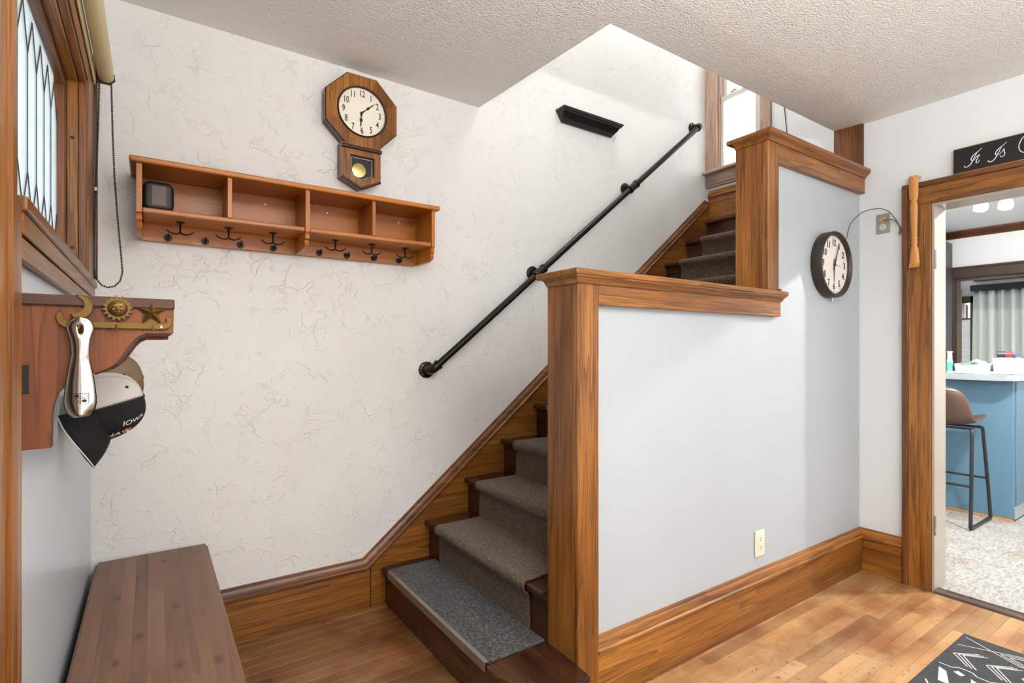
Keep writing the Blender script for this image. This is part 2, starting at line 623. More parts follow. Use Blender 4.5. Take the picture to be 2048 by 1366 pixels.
def add_lathe(bm, prof, origin, axis, seg=32):
    """prof: list of (radius, along). axis: unit vector"""
    axis = Vector(axis).normalized()
    up = Vector((0, 0, 1)) if abs(axis.z) < 0.9 else Vector((1, 0, 0))
    u = axis.cross(up).normalized()
    w = axis.cross(u)
    o = Vector(origin)
    rings = []
    for r, h in prof:
        if r < 1e-6:
            rings.append([bm.verts.new(o + axis * h)])
        else:
            rings.append([bm.verts.new(o + axis * h + (u * math.cos(2 * PI * k / seg) + w * math.sin(2 * PI * k / seg)) * r) for k in range(seg)])
    for a, b_ in zip(rings, rings[1:]):
        for k in range(seg):
            k2 = (k + 1) % seg
            if len(a) == 1 and len(b_) == 1:
                continue
            if len(a) == 1:
                bm.faces.new((a[0], b_[k2], b_[k]))
            elif len(b_) == 1:
                bm.faces.new((a[k], a[k2], b_[0]))
            else:
                bm.faces.new((a[k], a[k2], b_[k2], b_[k]))


def lathe(name, prof, origin, axis, mat, parent=None, seg=32, auto=40):
    bm = bmesh.new()
    add_lathe(bm, prof, origin, axis, seg)
    return finish(name, bm, mat, parent, True, auto)


def sweep(name, path, prof, outdir, updir_fn, mat, parent=None, smooth=True, ext=None):
    """moulding: profile [(out, up)] swept along a path with mitred corners.
    outdir: constant vector; the 'up' is outdir-perpendicular normal of the path"""
    path = [Vector(p) for p in path]
    out = Vector(outdir)
    bm = bmesh.new()
    rings = []
    n = len(path)
    for i, p in enumerate(path):
        d0 = (path[i] - path[i - 1]).normalized() if i > 0 else None
        d1 = (path[i + 1] - path[i]).normalized() if i < n - 1 else None
        if d0 is None:
            d0 = d1
        if d1 is None:
            d1 = d0
        u0 = updir_fn(d0)
        u1 = updir_fn(d1)
        m = (u0 + u1).normalized()
        k = 1 / max(0.2, m.dot(u0))
        rings.append([bm.verts.new(p + out * o_ + m * (h * k)) for o_, h in prof])
    c = len(prof)
    for a, b_ in zip(rings, rings[1:]):
        for k in range(c):
            bm.faces.new((a[k], a[(k + 1) % c], b_[(k + 1) % c], b_[k]))
    bm.faces.new(rings[0])
    bm.faces.new(list(reversed(rings[-1])))
    return finish(name, bm, mat, parent, smooth, 32)


def text_verts(s, size, extrude=0.0006, sx=1.0):
    """letters as a mesh in the xy plane, centred"""
    c = bpy.data.curves.new('lettering', 'FONT')
    c.body = s
    c.size = size
    c.align_x = 'CENTER'
    c.align_y = 'CENTER'
    c.extrude = extrude
    c.offset = size * 0.012
    c.resolution_u = 4
    o = bpy.data.objects.new('lettering', c)
    COL.objects.link(o)
    bpy.context.view_layer.update()
    me = bpy.data.meshes.new_from_object(o)
    vs = [Vector((v.co.x * sx, v.co.y, v.co.z)) for v in me.vertices]
    fs = [tuple(p.vertices) for p in me.polygons]
    bpy.data.objects.remove(o)
    bpy.data.curves.remove(c)
    bpy.data.meshes.remove(me)
    return vs, fs


def add_text(bm, s, size, mtx, sx=1.0, ext=0.0006):
    vs, fs = text_verts(s, size, ext, sx)
    bv = [bm.verts.new(mtx @ v) for v in vs]
    for f in fs:
        try:
            bm.faces.new([bv[i] for i in f])
        except ValueError:
            pass


def face_y(x, y, z, roll=0.0):
    """local xy plane -> world XZ plane, facing -Y"""
    return Matrix.Translation((x, y, z)) @ Matrix.Rotation(PI / 2, 4, 'X') @ Matrix.Rotation(roll, 4, 'Z')


def face_x(x, y, z):
    """facing -X: local x -> -Y, local y -> Z"""
    return Matrix.Translation((x, y, z)) @ Matrix(((0, 0, -1, 0), (-1, 0, 0, 0), (0, 1, 0, 0), (0, 0, 0, 1)))


# ------------------------------------------------------------------ main dimensions (metres)
XL, XR = -0.19, 3.41        # left wall, right (doorway) wall
YB = 2.575                  # papered back wall
YH = 1.405                  # painted face of the low stair wall
YREAR = -2.2
XW = 3.62                   # window wall on the landing
OPX, OPY = 1.53, 1.54       # edges of the stairwell opening in the ceiling
TOP = 4.7                   # upstairs ceiling


def zc(y):
    return 2.578 + max(0.0, y - 1.3) * 0.05


RISE, RUN, NOSE0 = 0.19, 0.237, 0.95

# ------------------------------------------------------------------ floor
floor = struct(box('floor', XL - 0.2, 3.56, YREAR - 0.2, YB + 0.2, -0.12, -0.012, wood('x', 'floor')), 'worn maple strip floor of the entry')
PW = 0.0572
row = 0
y = YB
while y > -0.3:
    y0, y1 = y - PW, y
    xmax = XR + 0.0 if y1 < 1.5 else 1.05
    x = XL - random.uniform(0, 0.7)
    while x < xmax:
        ln = random.uniform(0.45, 1.25)
        a, b_ = max(x, XL), min(x + ln, xmax)
        if b_ - a > 0.02:
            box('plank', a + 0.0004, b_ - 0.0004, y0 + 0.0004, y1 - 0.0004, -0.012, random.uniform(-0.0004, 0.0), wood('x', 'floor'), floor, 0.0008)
        x += ln
    y -= PW
kfloor = struct(box('floor', 3.47, 9.7, -1.6, 2.9, -0.12, -0.002, M['greyfloor']), 'grey mottled carpet of the room through the doorway')

# ------------------------------------------------------------------ ceiling with stairwell opening
bm = bmesh.new()


def ceil_slab(x0, x1, y0, y1, n=6):
    for i in range(n):
        a = y0 + (y1 - y0) * i / n
        b2 = y0 + (y1 - y0) * (i + 1) / n
        za, zb = zc(a), zc(b2)
        vs = [bm.verts.new(p) for p in ((x0, a, za), (x1, a, za), (x1, b2, zb), (x0, b2, zb), (x0, a, za + 0.3), (x1, a, za + 0.3), (x1, b2, zb + 0.3), (x0, b2, zb + 0.3))]
        for f in ((0, 1, 2, 3), (7, 6, 5, 4), (0, 4, 5, 1), (1, 5, 6, 2), (2, 6, 7, 3), (3, 7, 4, 0)):
            bm.faces.new([vs[k] for k in f])


ceil_slab(XL - 0.15, XR + 0.15, YREAR - 0.1, 1.3, 1)
ceil_slab(XL - 0.15, XR + 0.15, 1.3, OPY, 2)
ceil_slab(XL - 0.15, OPX, OPY, YB + 0.1, 4)
bmesh.ops.remove_doubles(bm, verts=bm.verts, dist=0.0001)
struct(finish('ceiling', bm, M['popcorn']), 'white stippled ceiling with a stairwell opening')
struct(box('ceiling', OPX - 0.1, XW + 0.2, OPY - 0.1, YB + 0.2, TOP, TOP + 0.1, M['whitewall']), 'white ceiling above the stairwell')
# stairwell shaft above the entry ceiling
struct(box('wall_stairwell_near', OPX - 0.1, XR + 0.14, OPY - 0.1, OPY, 2.9, TOP, M['whitewall']))
struct(box('wall_stairwell_left', OPX - 0.1, OPX, OPY, YB, 2.9, TOP, M['whitewall']))

# ------------------------------------------------------------------ walls
struct(box('wall_back', XL - 0.15, XW + 0.15, YB, YB + 0.12, 0, TOP, M['wallpaper']), 'white creased wallpaper wall beside the stairs')


def wall_with_hole(name, axis, c0, c1, a0, a1, z0, z1, hole, mat, label=None):
    """axis 'x': the wall is a slab c0..c1 in X running a0..a1 in Y, with a rectangular hole (h0,h1,hz0,hz1)"""
    h0, h1, hz0, hz1 = hole
    b = bmesh.new()
    for (p0, p1, q0, q1) in ((a0, h0, z0, z1), (h1, a1, z0, z1), (h0, h1, z0, hz0), (h0, h1, hz1, z1)):
        if p1 - p0 > 1e-4 and q1 - q0 > 1e-4:
            if axis == 'x':
                add_box(b, c0, c1, p0, p1, q0, q1)
            else:
                add_box(b, p0, p1, c0, c1, q0, q1)
    bmesh.ops.remove_doubles(b, verts=b.verts, dist=0.0001)
    return struct(finish(name, b, mat), label)


wall_with_hole('wall_left', 'x', XL - 0.14, XL, YREAR, YB, 0, 2.7, (1.06, 2.2, 1.51, 2.15), M['leftwall'], 'pale blue wall under the leaded window')
wall_with_hole('wall_right', 'x', XR, XR + 0.14, YREAR, 1.526, 0, 2.75, (0.16, 1.055, 0.0, 2.045), M['whitewall'], 'white wall around the doorway')
wall_with_hole('wall_rear', 'y', YREAR - 0.12, YREAR, XL - 0.14, XR + 0.14, 0, 2.7, (0.25, 2.95, 0.65, 2.35), M['whitewall'])
bm = bmesh.new()
add_box(bm, 1.30, XR, YH, 1.525, 0, 1.505)
add_box(bm, 2.49, XR, YH, 1.525, 1.505, 2.27)
struct(finish('wall_stair', bm, M['bluewall']), 'pale blue-grey low wall screening the stairs, stepped up once')
wall_with_hole('wall_landing', 'x', XW, XW + 0.12, OPY, YB, 0, TOP, (2.13, 2.47, 2.64, 3.85), M['whitewall'], 'white stairwell wall with the tall window')
# side of the shaft between the doorway wall and the landing wall
struct(box('wall_stairwell_right', XR + 0.14, XW + 0.12, OPY - 0.12, OPY, 0, TOP, M['whitewall']))

# ------------------------------------------------------------------ baseboards
UPZ = lambda d: Vector((0, 0, 1))
BASE_CAP = [(0, 0), (0.024, 0), (0.030, 0.006), (0.030, 0.014), (0.024, 0.020), (0.0235, 0.034), (0.017, 0.046), (0.013, 0.050), (0.012, 0.058), (0, 0.058)]


def perp_up_xz(d):
    return Vector((-d.z, 0, d.x)) if d.x >= 0 else Vector((d.z, 0, -d.x))


bb = sroot('baseboard_back', (0.35, YB, 0), 'tall oak baseboard under the papered wall')
box('board', XL, 0.895, YB - 0.02, YB, 0, 0.19, wood('x'), bb, 0.0015)
SK0 = (0.883, 0.187)
SK1 = (XW - 0.005, 0.187 + (XW - 0.005 - 0.883) * 0.809)
sweep('cap_moulding', [(XL, YB, 0.187), (SK0[0], YB, SK0[1]), (SK1[0], YB, SK1[1])], BASE_CAP, (0, -1, 0), perp_up_xz, wood('x', 'oakred'), bb)

sk = sroot('trim_1', (0.95, YB, 0), 'sloping oak skirt board along the stairs')
prism('skirt_board', [(0.899, YB - 0.02, 0), (1.0, YB - 0.02, 0), (XW, YB - 0.02, 2.0), (XW, YB - 0.02, SK1[1] + 0.004), (0.899, YB - 0.02, 0.187 + 0.016 * 0.809)], (0, 0.0195, 0), wood('x'), sk)

bh = sroot('baseboard_stair', (2.3, YH, 0), 'tall oak baseboard along the low stair wall')
box('board', 1.313, XR, YH - 0.021, YH, 0, 0.186, wood('x'), bh, 0.0015)
sweep('cap_moulding', [(1.313, YH, 0.186), (XR, YH, 0.186)], BASE_CAP, (0, -1, 0), UPZ, wood('x'), bh)
br = sroot('baseboard_right', (XR, 1.28, 0), 'short oak baseboard between stair wall and door casing')
box('board', XR - 0.021, XR, 1.184, YH - 0.021, 0, 0.186, wood('y'), br, 0.0015)
sweep('cap_moulding', [(XR, 1.184, 0.186), (XR, YH - 0.01, 0.186)], BASE_CAP, (-1, 0, 0), UPZ, wood('y'), br)

# ------------------------------------------------------------------ doorway trim
dt = sroot('trim_2', (XR, 1.1, 0), 'oak casing around the doorway')
CX = XR - 0.026
box('side_casing', CX, XR, 1.058, 1.157, 0, 2.045, wood('z'), dt, 0.0015)
box('back_band', CX - 0.008, XR, 1.157, 1.184, 0, 2.16, wood('z', 'oakred'), dt, 0.003)
box('head_casing', CX, XR, 0.03, 1.157, 2.045, 2.138, wood('y'), dt, 0.0015)
box('head_band', CX - 0.010, XR, 0.03, 1.184, 2.138, 2.165, wood('y', 'oakred'), dt, 0.003)
box('side_casing', CX, XR, 0.06, 0.157, 0, 2.045, wood('z'), dt, 0.0015)
dj = sroot('door_1', (XR + 0.07, 1.05, 0), 'worn glossy door jamb with hinge leaves, no door hung')
box('jamb', XR - 0.012, XR + 0.15, 1.045, 1.056, 0, 2.045, M['jambgloss'], dj)
box('jamb', XR - 0.012, XR + 0.15, 0.158, 0.17, 0, 2.045, M['jambgloss'], dj)
box('head_jamb', XR - 0.012, XR + 0.15, 0.17, 1.045, 2.032, 2.045, M['jambgloss'], dj)
box('hinge', XR - 0.011, XR + 0.012, 1.0435, 1.0455, 0.30, 0.40, M['steel'], dj)
tube('hinge_pin', [(XR - 0.012, 1.042, 0.30), (XR - 0.012, 1.042, 0.40)], 0.005, M['steel'], dj, 8)
box('hinge', XR - 0.011, XR + 0.012, 1.0435, 1.0455, 1.70, 1.80, M['lead'], dj)
th = struct(prism('trim_3', [(XR - 0.03, 0.17, 0), (XR + 0.06, 0.17, 0), (XR + 0.045, 0.17, 0.012), (XR + 0.0, 0.17, 0.016), (XR - 0.02, 0.17, 0.010)], (0, 0.876, 0), wood('y', 'walnut')), 'dark wooden threshold strip in the doorway')

# ------------------------------------------------------------------ newel posts and caps of the low wall
CAP = [(-0.02, 0.0), (0.030, 0.0), (0.034, 0.004), (0.034, 0.016), (0.030, 0.020), (-0.02, 0.020)]
COVE = [(-0.02, -0.03), (0.002, -0.03), (0.006, -0.028), (0.008, -0.020), (0.014, -0.010), (0.022, -0.005), (0.024, 0.0), (-0.02, 0.0)]


def cap_board(name, x0, x1, y0, y1, z, parent, ov=0.032, left=True, right=True):
    """flat cap with rounded edges and a cove moulding under it around the exposed sides"""
    xl = x0 - (ov if left else 0)
    xr = x1 + (ov * 0.5 if right else 0)
    box('cap_board', xl, xr, y0 - ov, y1 + ov, z, z + 0.022, wood('x'), parent, 0.004, 2)
    # cove under the front
    pr = [(0, 0), (0.026, 0), (0.0255, -0.004), (0.016, -0.010), (0.009, -0.019), (0.007, -0.026), (0, -0.026)]
    b = bmesh.new()
    ring = []
    corners = []
    xo = (1 if right else 0)
    for (o_, h) in pr:
        pts = []
        if left:
            pts.append((x0 - o_, y1, z + h))
            pts.append((x0 - o_, y0 - o_, z + h))
        else:
            pts.append((x0, y0 - o_, z + h))
        if right:
            pts.append((x1 + o_ * 0.5, y0 - o_, z + h))
            pts.append((x1 + o_ * 0.5, y0 + 0.02, z + h))
        else:
            pts.append((x1, y0 - o_, z + h))
        ring.append([b.verts.new(p) for p in pts])
    for a, c in zip(ring, ring[1:]):
        for k in range(len(a) - 1):
            b.faces.new((a[k], a[k + 1], c[k + 1], c[k]))
    finish('cove_moulding', b, wood('x'), parent, True, 32)


YF = 1.377     # face of posts and trim boards
t4 = sroot('trim_4', (1.8, 1.45, 1.435), 'oak cap and fascia of the lower half of the stair wall')
box('fascia_board', 1.312, 2.508, YF, YH + 0.01, 1.434, 1.508, wood('x'), t4, 0.001)
cap_board('cap', 1.213, 2.508, YF, 1.545, 1.531, t4, 0.032)
box('nailing_board', 1.22, 2.50, YF + 0.004, 1.54, 1.505, 1.531, wood('x'), t4)
t5 = sroot('trim_5', (2.9, 1.45, 2.175), 'oak cap and fascia of the upper stair wall')
box('fascia_board', 2.492, XR, YF, YH + 0.01, 2.176, 2.266, wood('x'), t5, 0.001)
cap_board('cap', 2.398, XR, YF, 1.545, 2.288, t5, 0.032, right=False)
box('nailing_board', 2.40, XR, YF + 0.004, 1.54, 2.262, 2.288, wood('x'), t5)

nw = thing('newel_post', 'tall square oak newel post rising from the first step', 'newel post', (1.26, 1.46, 0))
box('front_board', 1.213, 1.312, YF, YF + 0.02, 0, 1.508, wood('z'), nw, 0.0015)
box('side_board', 1.213, 1.235, YF + 0.02, 1.545, 0, 1.508, wood('z', 'oak'), nw, 0.0015)
box('back_board', 1.235, 1.312, 1.527, 1.545, 0.2, 1.508, wood('z'), nw, 0.0015)
nu = thing('newel_post', 'short oak newel post standing on the lower wall cap', 'newel post', (2.45, 1.46, 1.553))
box('front_board', 2.398, 2.492, YF, YF + 0.02, 1.5535, 2.266, wood('z'), nu, 0.0015)
box('side_board', 2.398, 2.42, YF + 0.02, 1.545, 1.5535, 2.266, wood('z'), nu, 0.0015)
box('back_board', 2.42, 2.492, 1.527, 1.545, 1.5535, 2.266, wood('z'), nu, 0.0015)
prism('base_block', [(2.488, YF - 0.006, 1.5535), (2.508, YF - 0.006, 1.5535), (2.508, YF + 0.03, 1.5535), (2.488, YF + 0.03, 1.5535)], (0, 0, 0.012), wood('x'), nu)
struct(box('trim_6', XR - 0.014, XR + 0.01, 1.382, OPY, 2.312, 2.60, wood('z', 'oakred'), None, 0.001), 'reddish oak end post above the upper cap')

# ------------------------------------------------------------------ staircase
st = thing('staircase', 'dark stained wooden staircase climbing along the papered wall', 'stairs', (2.2, 2.0, 0))
YS0, YS1 = 1.5405, YB - 0.0205


def nose(n):
    return NOSE0 + RUN * (n - 1)


# first step with rounded end in front of the newel
def step_outline(inset):
    x0 = NOSE0 + inset
    pts = [(1.24, YS1), (x0, YS1), (x0, 1.50)]
    cx, cy, rx, ry = 1.10, 1.47, 1.10 - x0, 0.165 - inset
    for k in range(0, 9):
        a = PI + k * (PI / 2) / 8
        pts.append((cx + rx * math.cos(a), cy + ry * math.sin(a)))
    pts += [(1.207 - inset, cy - ry), (1.2115, cy - ry + 0.012), (1.2115, 1.547), (1.24, 1.547)]
    return pts


bm = bmesh.new()
add_prism(bm, [(px, py, 0.16) for px, py in step_outline(0)], (0, 0, 0.03))
bmesh.ops.bevel(bm, geom=[e for e in bm.edges], offset=0.007, segments=2, affect='EDGES')
finish('tread', bm, wood('y', 'stair'), st, True, 40)
prism('riser', [(px, py, 0.0) for px, py in step_outline(0.022)], (0, 0, 0.16), wood('y', 'stair'), st)
for n in range(2, 13):
    xn = nose(n)
    z = RISE * n
    back = nose(n + 1) + 0.04 if n < 12 else XW - 0.004
    pr = [(xn + 0.004, z - 0.028), (back, z - 0.028), (back, z), (xn + 0.008, z), (xn + 0.002, z - 0.005), (xn, z - 0.013), (xn + 0.001, z - 0.022)]
    ys0 = YS0 if n > 2 else 1.547
    prism('tread', [(px, ys0, pz) for px, pz in pr], (0, YS1 - ys0, 0), wood('y', 'stair'), st, True)
    box('riser', xn + 0.025, xn + 0.04, ys0, YS1, z - RISE - 0.005, z - 0.028, wood('y', 'stair'), st)
    # scotia under the nosing
    prism('scotia', [(xn + 0.012, ys0, z - 0.028), (xn + 0.025, ys0, z - 0.028), (xn + 0.025, ys0, z - 0.043)], (0, YS1 - ys0, 0), wood('y', 'stair'), st)

# runner carpet
RY0, RY1 = 1.650, 2.415
path = [(nose(2) + 0.023, RISE + 0.008)]
for n in range(2, 12):
    xn, z = nose(n), RISE * n
    path += [(xn + 0.022, z - 0.055), (xn + 0.012, z - 0.040), (xn - 0.001, z - 0.030), (xn - 0.006, z - 0.016), (xn - 0.003, z - 0.003), (xn + 0.008, z + 0.003), (xn + 0.05, z + 0.003),
             (nose(n + 1) + 0.005, z + 0.003), (nose(n + 1) + 0.018, z + 0.010)]
path = path[:-1]
bm = bmesh.new()
TH = 0.007
inn, outp = [], []
for i, (px, pz) in enumerate(path):
    a = Vector(path[max(0, i - 1)])
    c = Vector(path[min(len(path) - 1, i + 1)])
    d = (c - a).normalized()
    nrm = Vector((-d.y, d.x))
    outp.append((px + nrm.x * TH, pz + nrm.y * TH))
    inn.append((px, pz))
rows = []
NY = 10
for i in range(len(path)):
    r_ = [bm.verts.new((outp[i][0], RY0 + (RY1 - RY0) * k / NY + 0.0012 * math.sin(i * 1.7 + k), outp[i][1])) for k in range(NY + 1)]
    r_ += [bm.verts.new((inn[i][0], RY1, inn[i][1])), bm.verts.new((inn[i][0], RY0, inn[i][1]))]
    rows.append(r_)
for a, c in zip(rows, rows[1:]):
    m_ = len(a)
    for k in range(m_):
        bm.faces.new((a[k], a[(k + 1) % m_], c[(k + 1) % m_], c[k]))
bm.faces.new(rows[0])
bm.faces.new(list(reversed(rows[-1])))
rn = tag(finish('stair_runner', bm, M['runner'], None, True, 50), 'brown looped carpet runner laid down the middle of the stairs', 'carpet')

# grey felt pad on the first step
tm = thing('tread_mat', 'grey felt mat with metal edge strip on the first step', 'mat', (1.07, 2.0, 0.19))
box('felt_pad', 0.957, nose(2) + 0.022, 1.553, 2.48, 0.1905, 0.1975, M['mat'], tm, 0.0015)
bm = bmesh.new()
add_prism(bm, [(0.944, 1.553, 0.168), (0.9465, 1.553, 0.168), (0.9465, 1.553, 0.1985), (0.962, 1.553, 0.1978), (0.962, 1.553, 0.1995), (0.944, 1.553, 0.2005)], (0, 0.90, 0))
finish('edge_strip', bm, M['alu'], tm)

# landing baseboard
lb = sroot('baseboard_landing', (XW, 2.0, 2.28), 'oak baseboard under the stair window')
box('board', XW - 0.02, XW, OPY, YB - 0.021, 2.281, 2.47, wood('y'), lb, 0.001)
sweep('cap_moulding', [(XW, OPY, 2.455), (XW, YB - 0.02, 2.455)], BASE_CAP, (-1, 0, 0), UPZ, wood('y'), lb)

# ------------------------------------------------------------------ stair window (window_2)
w2 = sroot('window_2', (XW, 2.3, 2.63), 'tall sash window on the landing with oak casing, window haze painted in')
WF = XW - 0.028
box('casing', WF, XW, 2.475, YB - 0.001, 2.655, 3.95, wood('z', 'hazed'), w2, 0.002)
box('casing', WF, XW, 2.05, 2.125, 2.655, 3.95, wood('z', 'hazed'), w2, 0.002)
box('head_casing', WF, XW, 2.05, YB - 0.001, 3.86, 3.97, wood('y', 'hazed'), w2, 0.002)
box('stool', XW - 0.075, XW + 0.05, 2.03, YB - 0.001, 2.634, 2.655, wood('y', 'hazed'), w2, 0.004)
box('apron', WF + 0.004, XW, 2.05, YB - 0.001, 2.535, 2.634, wood('y', 'hazed'), w2, 0.002)
box('apron_bead', WF - 0.004, XW, 2.05, YB - 0.001, 2.553, 2.561, wood('y', 'hazed'), w2, 0.002)
box('stop', XW - 0.012, XW + 0.045, 2.125, 2.148, 2.655, 3.85, M['whitesash'], w2, 0.003)
box('stop', XW - 0.006, XW + 0.045, 2.462, 2.475, 2.655, 3.85, wood('z', 'hazed'), w2, 0.003)


def sash(parent, x0, x1, y0, y1, z0, z1, stile, rail_b, rail_t, glass):
    s = box('sash_rail', x0, x1, y0, y1, z0, z0 + rail_b, M['whitesash'], parent, 0.003)
    box('sash_rail', x0, x1, y0, y1, z1 - rail_t, z1, M['whitesash'], parent, 0.003)
    box('sash_stile', x0, x1, y0, y0 + stile, z0 + rail_b, z1 - rail_t, M['whitesash'], parent, 0.003)
    box('sash_stile', x0, x1, y1 - stile, y1, z0 + rail_b, z1 - rail_t, M['whitesash'], parent, 0.003)
    xm = (x0 + x1) / 2
    box('pane', xm - 0.002, xm + 0.002, y0 + stile - 0.002, y1 - stile + 0.002, z0 + rail_b - 0.002, z1 - rail_t + 0.002, glass, parent)


sash(w2, XW + 0.01, XW + 0.042, 2.148, 2.475, 2.657, 3.22, 0.034, 0.02, 0.034, M['frosted'])
sash(w2, XW + 0.046, XW + 0.078, 2.148, 2.475, 3.19, 3.85, 0.040, 0.034, 0.04, M['clearglass'])
bm = bmesh.new()
add_lathe(bm, [(0, 0), (0.014, 0), (0.014, 0.006), (0.006, 0.010), (0.006, 0.022), (0.010, 0.026), (0.0, 0.030)], (XW + 0.026, 2.36, 3.22), (0, 0, 1), 12)
add_tube(bm, [(XW + 0.026, 2.335, 3.236), (XW + 0.03, 2.36, 3.242), (XW + 0.026, 2.39, 3.233)], 0.006, 8)
finish('sash_lock', bm, M['steel'], w2, True, 40)
tag(tube('wall_wire', [(XW - 0.004, 1.97, 3.3), (XW - 0.006, 1.965, 3.0), (XW - 0.006, 1.935, 2.7), (XW - 0.004, 1.93, 2.5)], 0.003, M['lead'], None, 6),
    'thin dark wire running down the white landing wall beside the window', 'wire')

# ------------------------------------------------------------------ leaded window in the left wall (window_1)
w1 = sroot('window_1', (XL, 1.7, 1.5), 'small leaded glass window with deep oak frame')
Y0W, Y1W = 1.06, 2.2
box('casing', XL, -0.168, Y1W, 2.385, 1.526, 2.30, wood('z'), w1, 0.002)
box('back_band', XL, -0.158, 2.385, 2.41, 1.526, 2.32, wood('z', 'oakred'), w1, 0.003)
box('head_casing', XL, -0.168, Y0W, Y1W, 2.15, 2.30, wood('y'), w1, 0.002)
box('stool', -0.225, -0.165, 1.155, 2.495, 1.500, 1.526, wood('y'), w1, 0.005, 2)
box('apron', XL, -0.176, 1.16, 2.465, 1.424, 1.462, wood('y'), w1, 0.002)
box('apron', XL, -0.171, 1.16, 2.475, 1.464, 1.500, wood('y'), w1, 0.002)
# jamb linings, stop and bead, stepping in towards the glass
for nm, x0, x1, dy, kind in (('jamb', -0.33, -0.19, 0.0, 'oak'), ('jamb_bead', -0.193, -0.172, 0.006, 'oakred'), ('stop', -0.222, -0.193, 0.012, 'oak')):
    box(nm, x0, x1, Y1W - 0.008 - dy, Y1W - 0.0005 + (0.0 if dy == 0 else -0.008), 1.527, 2.149 - dy, wood('z', kind), w1, 0.002)
    box(nm, x0, x1, Y0W + 0.0005 + (0.0 if dy == 0 else 0.008), Y0W + 0.008 + dy, 1.527, 2.149 - dy, wood('z', kind), w1, 0.002)
    box(nm, x0, x1, Y0W + 0.008 + dy, Y1W - 0.008 - dy, 2.1495 - 0.008 - dy, 2.1495 + (0.0 if dy == 0 else -0.008), wood('y', kind), w1, 0.002)
SX0, SX1 = -0.262, -0.222
ys0, ys1, zs0, zs1 = Y0W + 0.012, Y1W - 0.012, 1.527, 2.132
FRS = 0.026
box('sash_stile', SX0, SX1, ys0, ys0 + FRS, zs0, zs1, wood('z', 'oakred'), w1, 0.004)
box('sash_stile', SX0, SX1, ys1 - FRS, ys1, zs0, zs1, wood('z', 'oakred'), w1, 0.004)
box('sash_rail', SX0, SX1, ys0 + FRS, ys1 - FRS, zs0, zs0 + FRS, wood('y', 'oakred'), w1, 0.004)
box('sash_rail', SX0, SX1, ys0 + FRS, ys1 - FRS, zs1 - FRS, zs1, wood('y', 'oakred'), w1, 0.004)
for zz in (1.60, 1.95):
    lathe('screw_plug', [(0.0, -0.002), (0.006, -0.001), (0.006, 0.0), (0.0, 0.0)], (-0.207, Y1W - 0.020, zz), (0, 1, 0), M['ink'], w1, 12)
# leaded panes: tall hexagons between two rows of points
gy0, gy1, gz0, gz1 = ys0 + FRS, ys1 - FRS, zs0 + FRS, zs1 - FRS
NC = 9
cw = (gy1 - gy0) / NC
pt = 0.10
zlo, zhi = gz0 + 0.145, gz1 - 0.125
XG = -0.245
cames = bmesh.new()


def came(a, c):
    add_tube(cames, [(XG, a[0], a[1]), (XG, c[0], c[1])], 0.0035, 6)


def pane_poly(pts):
    cy_ = sum(p[0] for p in pts) / len(pts)
    cz_ = sum(p[1] for p in pts) / len(pts)
    q = [(XG - 0.0015, cy_ + (p[0] - cy_) * 0.985, cz_ + (p[1] - cz_) * 0.995) for p in pts]
    prism('pane', q, (0.003, 0, 0), M['leaded'], w1)


for i in range(NC):
    a, c = gy0 + i * cw, gy0 + (i + 1) * cw
    m_ = (a + c) / 2
    pane_poly([(a, zlo), (m_, zlo - pt), (c, zlo), (c, zhi), (m_, zhi + pt), (a, zhi)])
    came((a, zlo), (m_, zlo - pt))
    came((m_, zlo - pt), (c, zlo))
    came((a, zhi), (m_, zhi + pt))
    came((m_, zhi + pt), (c, zhi))
    if i:
        came((a, zlo), (a, zhi))
        pane_poly([(a, zhi), (a + cw / 2, zhi + pt), (a + cw / 2, gz1), (a - cw / 2, gz1), (a - cw / 2, zhi + pt)])
        pane_poly([(a, zlo), (a - cw / 2, zlo - pt), (a - cw / 2, gz0), (a + cw / 2, gz0), (a + cw / 2, zlo - pt)])
finish('lead_cames', cames, M['lead'], w1, True, 40)

# ------------------------------------------------------------------ entry door casing at the left edge
ec = sroot('trim_7', (XL, 1.0, 0), 'oak front door casing standing at the near left')
box('casing', XL, -0.166, 0.90, 1.006, 0, 2.577, wood('z'), ec, 0.002)
box('back_band', XL, -0.160, 1.008, 1.040, 0, 2.577, wood('z'), ec, 0.003)
box('edge_strip', XL, -0.165, 1.046, 1.104, 0, 1.498, wood('z'), ec, 0.003)

# ------------------------------------------------------------------ roller blind with bead chain
rb = thing('roller_blind', 'cream roller blind tube with hanging bead chain over the leaded window', 'blind', (-0.135, 1.8, 2.25))
tube('tube', [(-0.133, 1.15, 2.247), (-0.133, 2.365, 2.247)], 0.024, M['blind'], rb, 24)
box('bottom_bar', -0.166, -0.161, 1.15, 2.36, 2.205, 2.262, M['blind'], rb, 0.001)
prism('end_bracket', [(-0.165, 2.366, 2.275), (-0.128, 2.366, 2.275), (-0.108, 2.366, 2.258), (-0.106, 2.366, 2.236), (-0.122, 2.366, 2.219), (-0.165, 2.366, 2.219)], (0, 0.008, 0), M['blackmatte'], rb)
prism('end_bracket', [(-0.165, 1.142, 2.275), (-0.128, 1.142, 2.275), (-0.108, 1.142, 2.258), (-0.106, 1.142, 2.236), (-0.122, 1.142, 2.219), (-0.165, 1.142, 2.219)], (0, 0.008, 0), M['blackmatte'], rb)
cl = [(-0.152, 2.23), (-0.154, 2.10), (-0.158, 1.95), (-0.163, 1.80), (-0.167, 1.65), (-0.168, 1.57), (-0.160, 1.525), (-0.145, 1.503), (-0.128, 1.496), (-0.108, 1.502), (-0.092, 1.522), (-0.0855, 1.555), (-0.090, 1.62), (-0.100, 1.75), (-0.109, 1.90), (-0.114, 2.05), (-0.118, 2.23)]


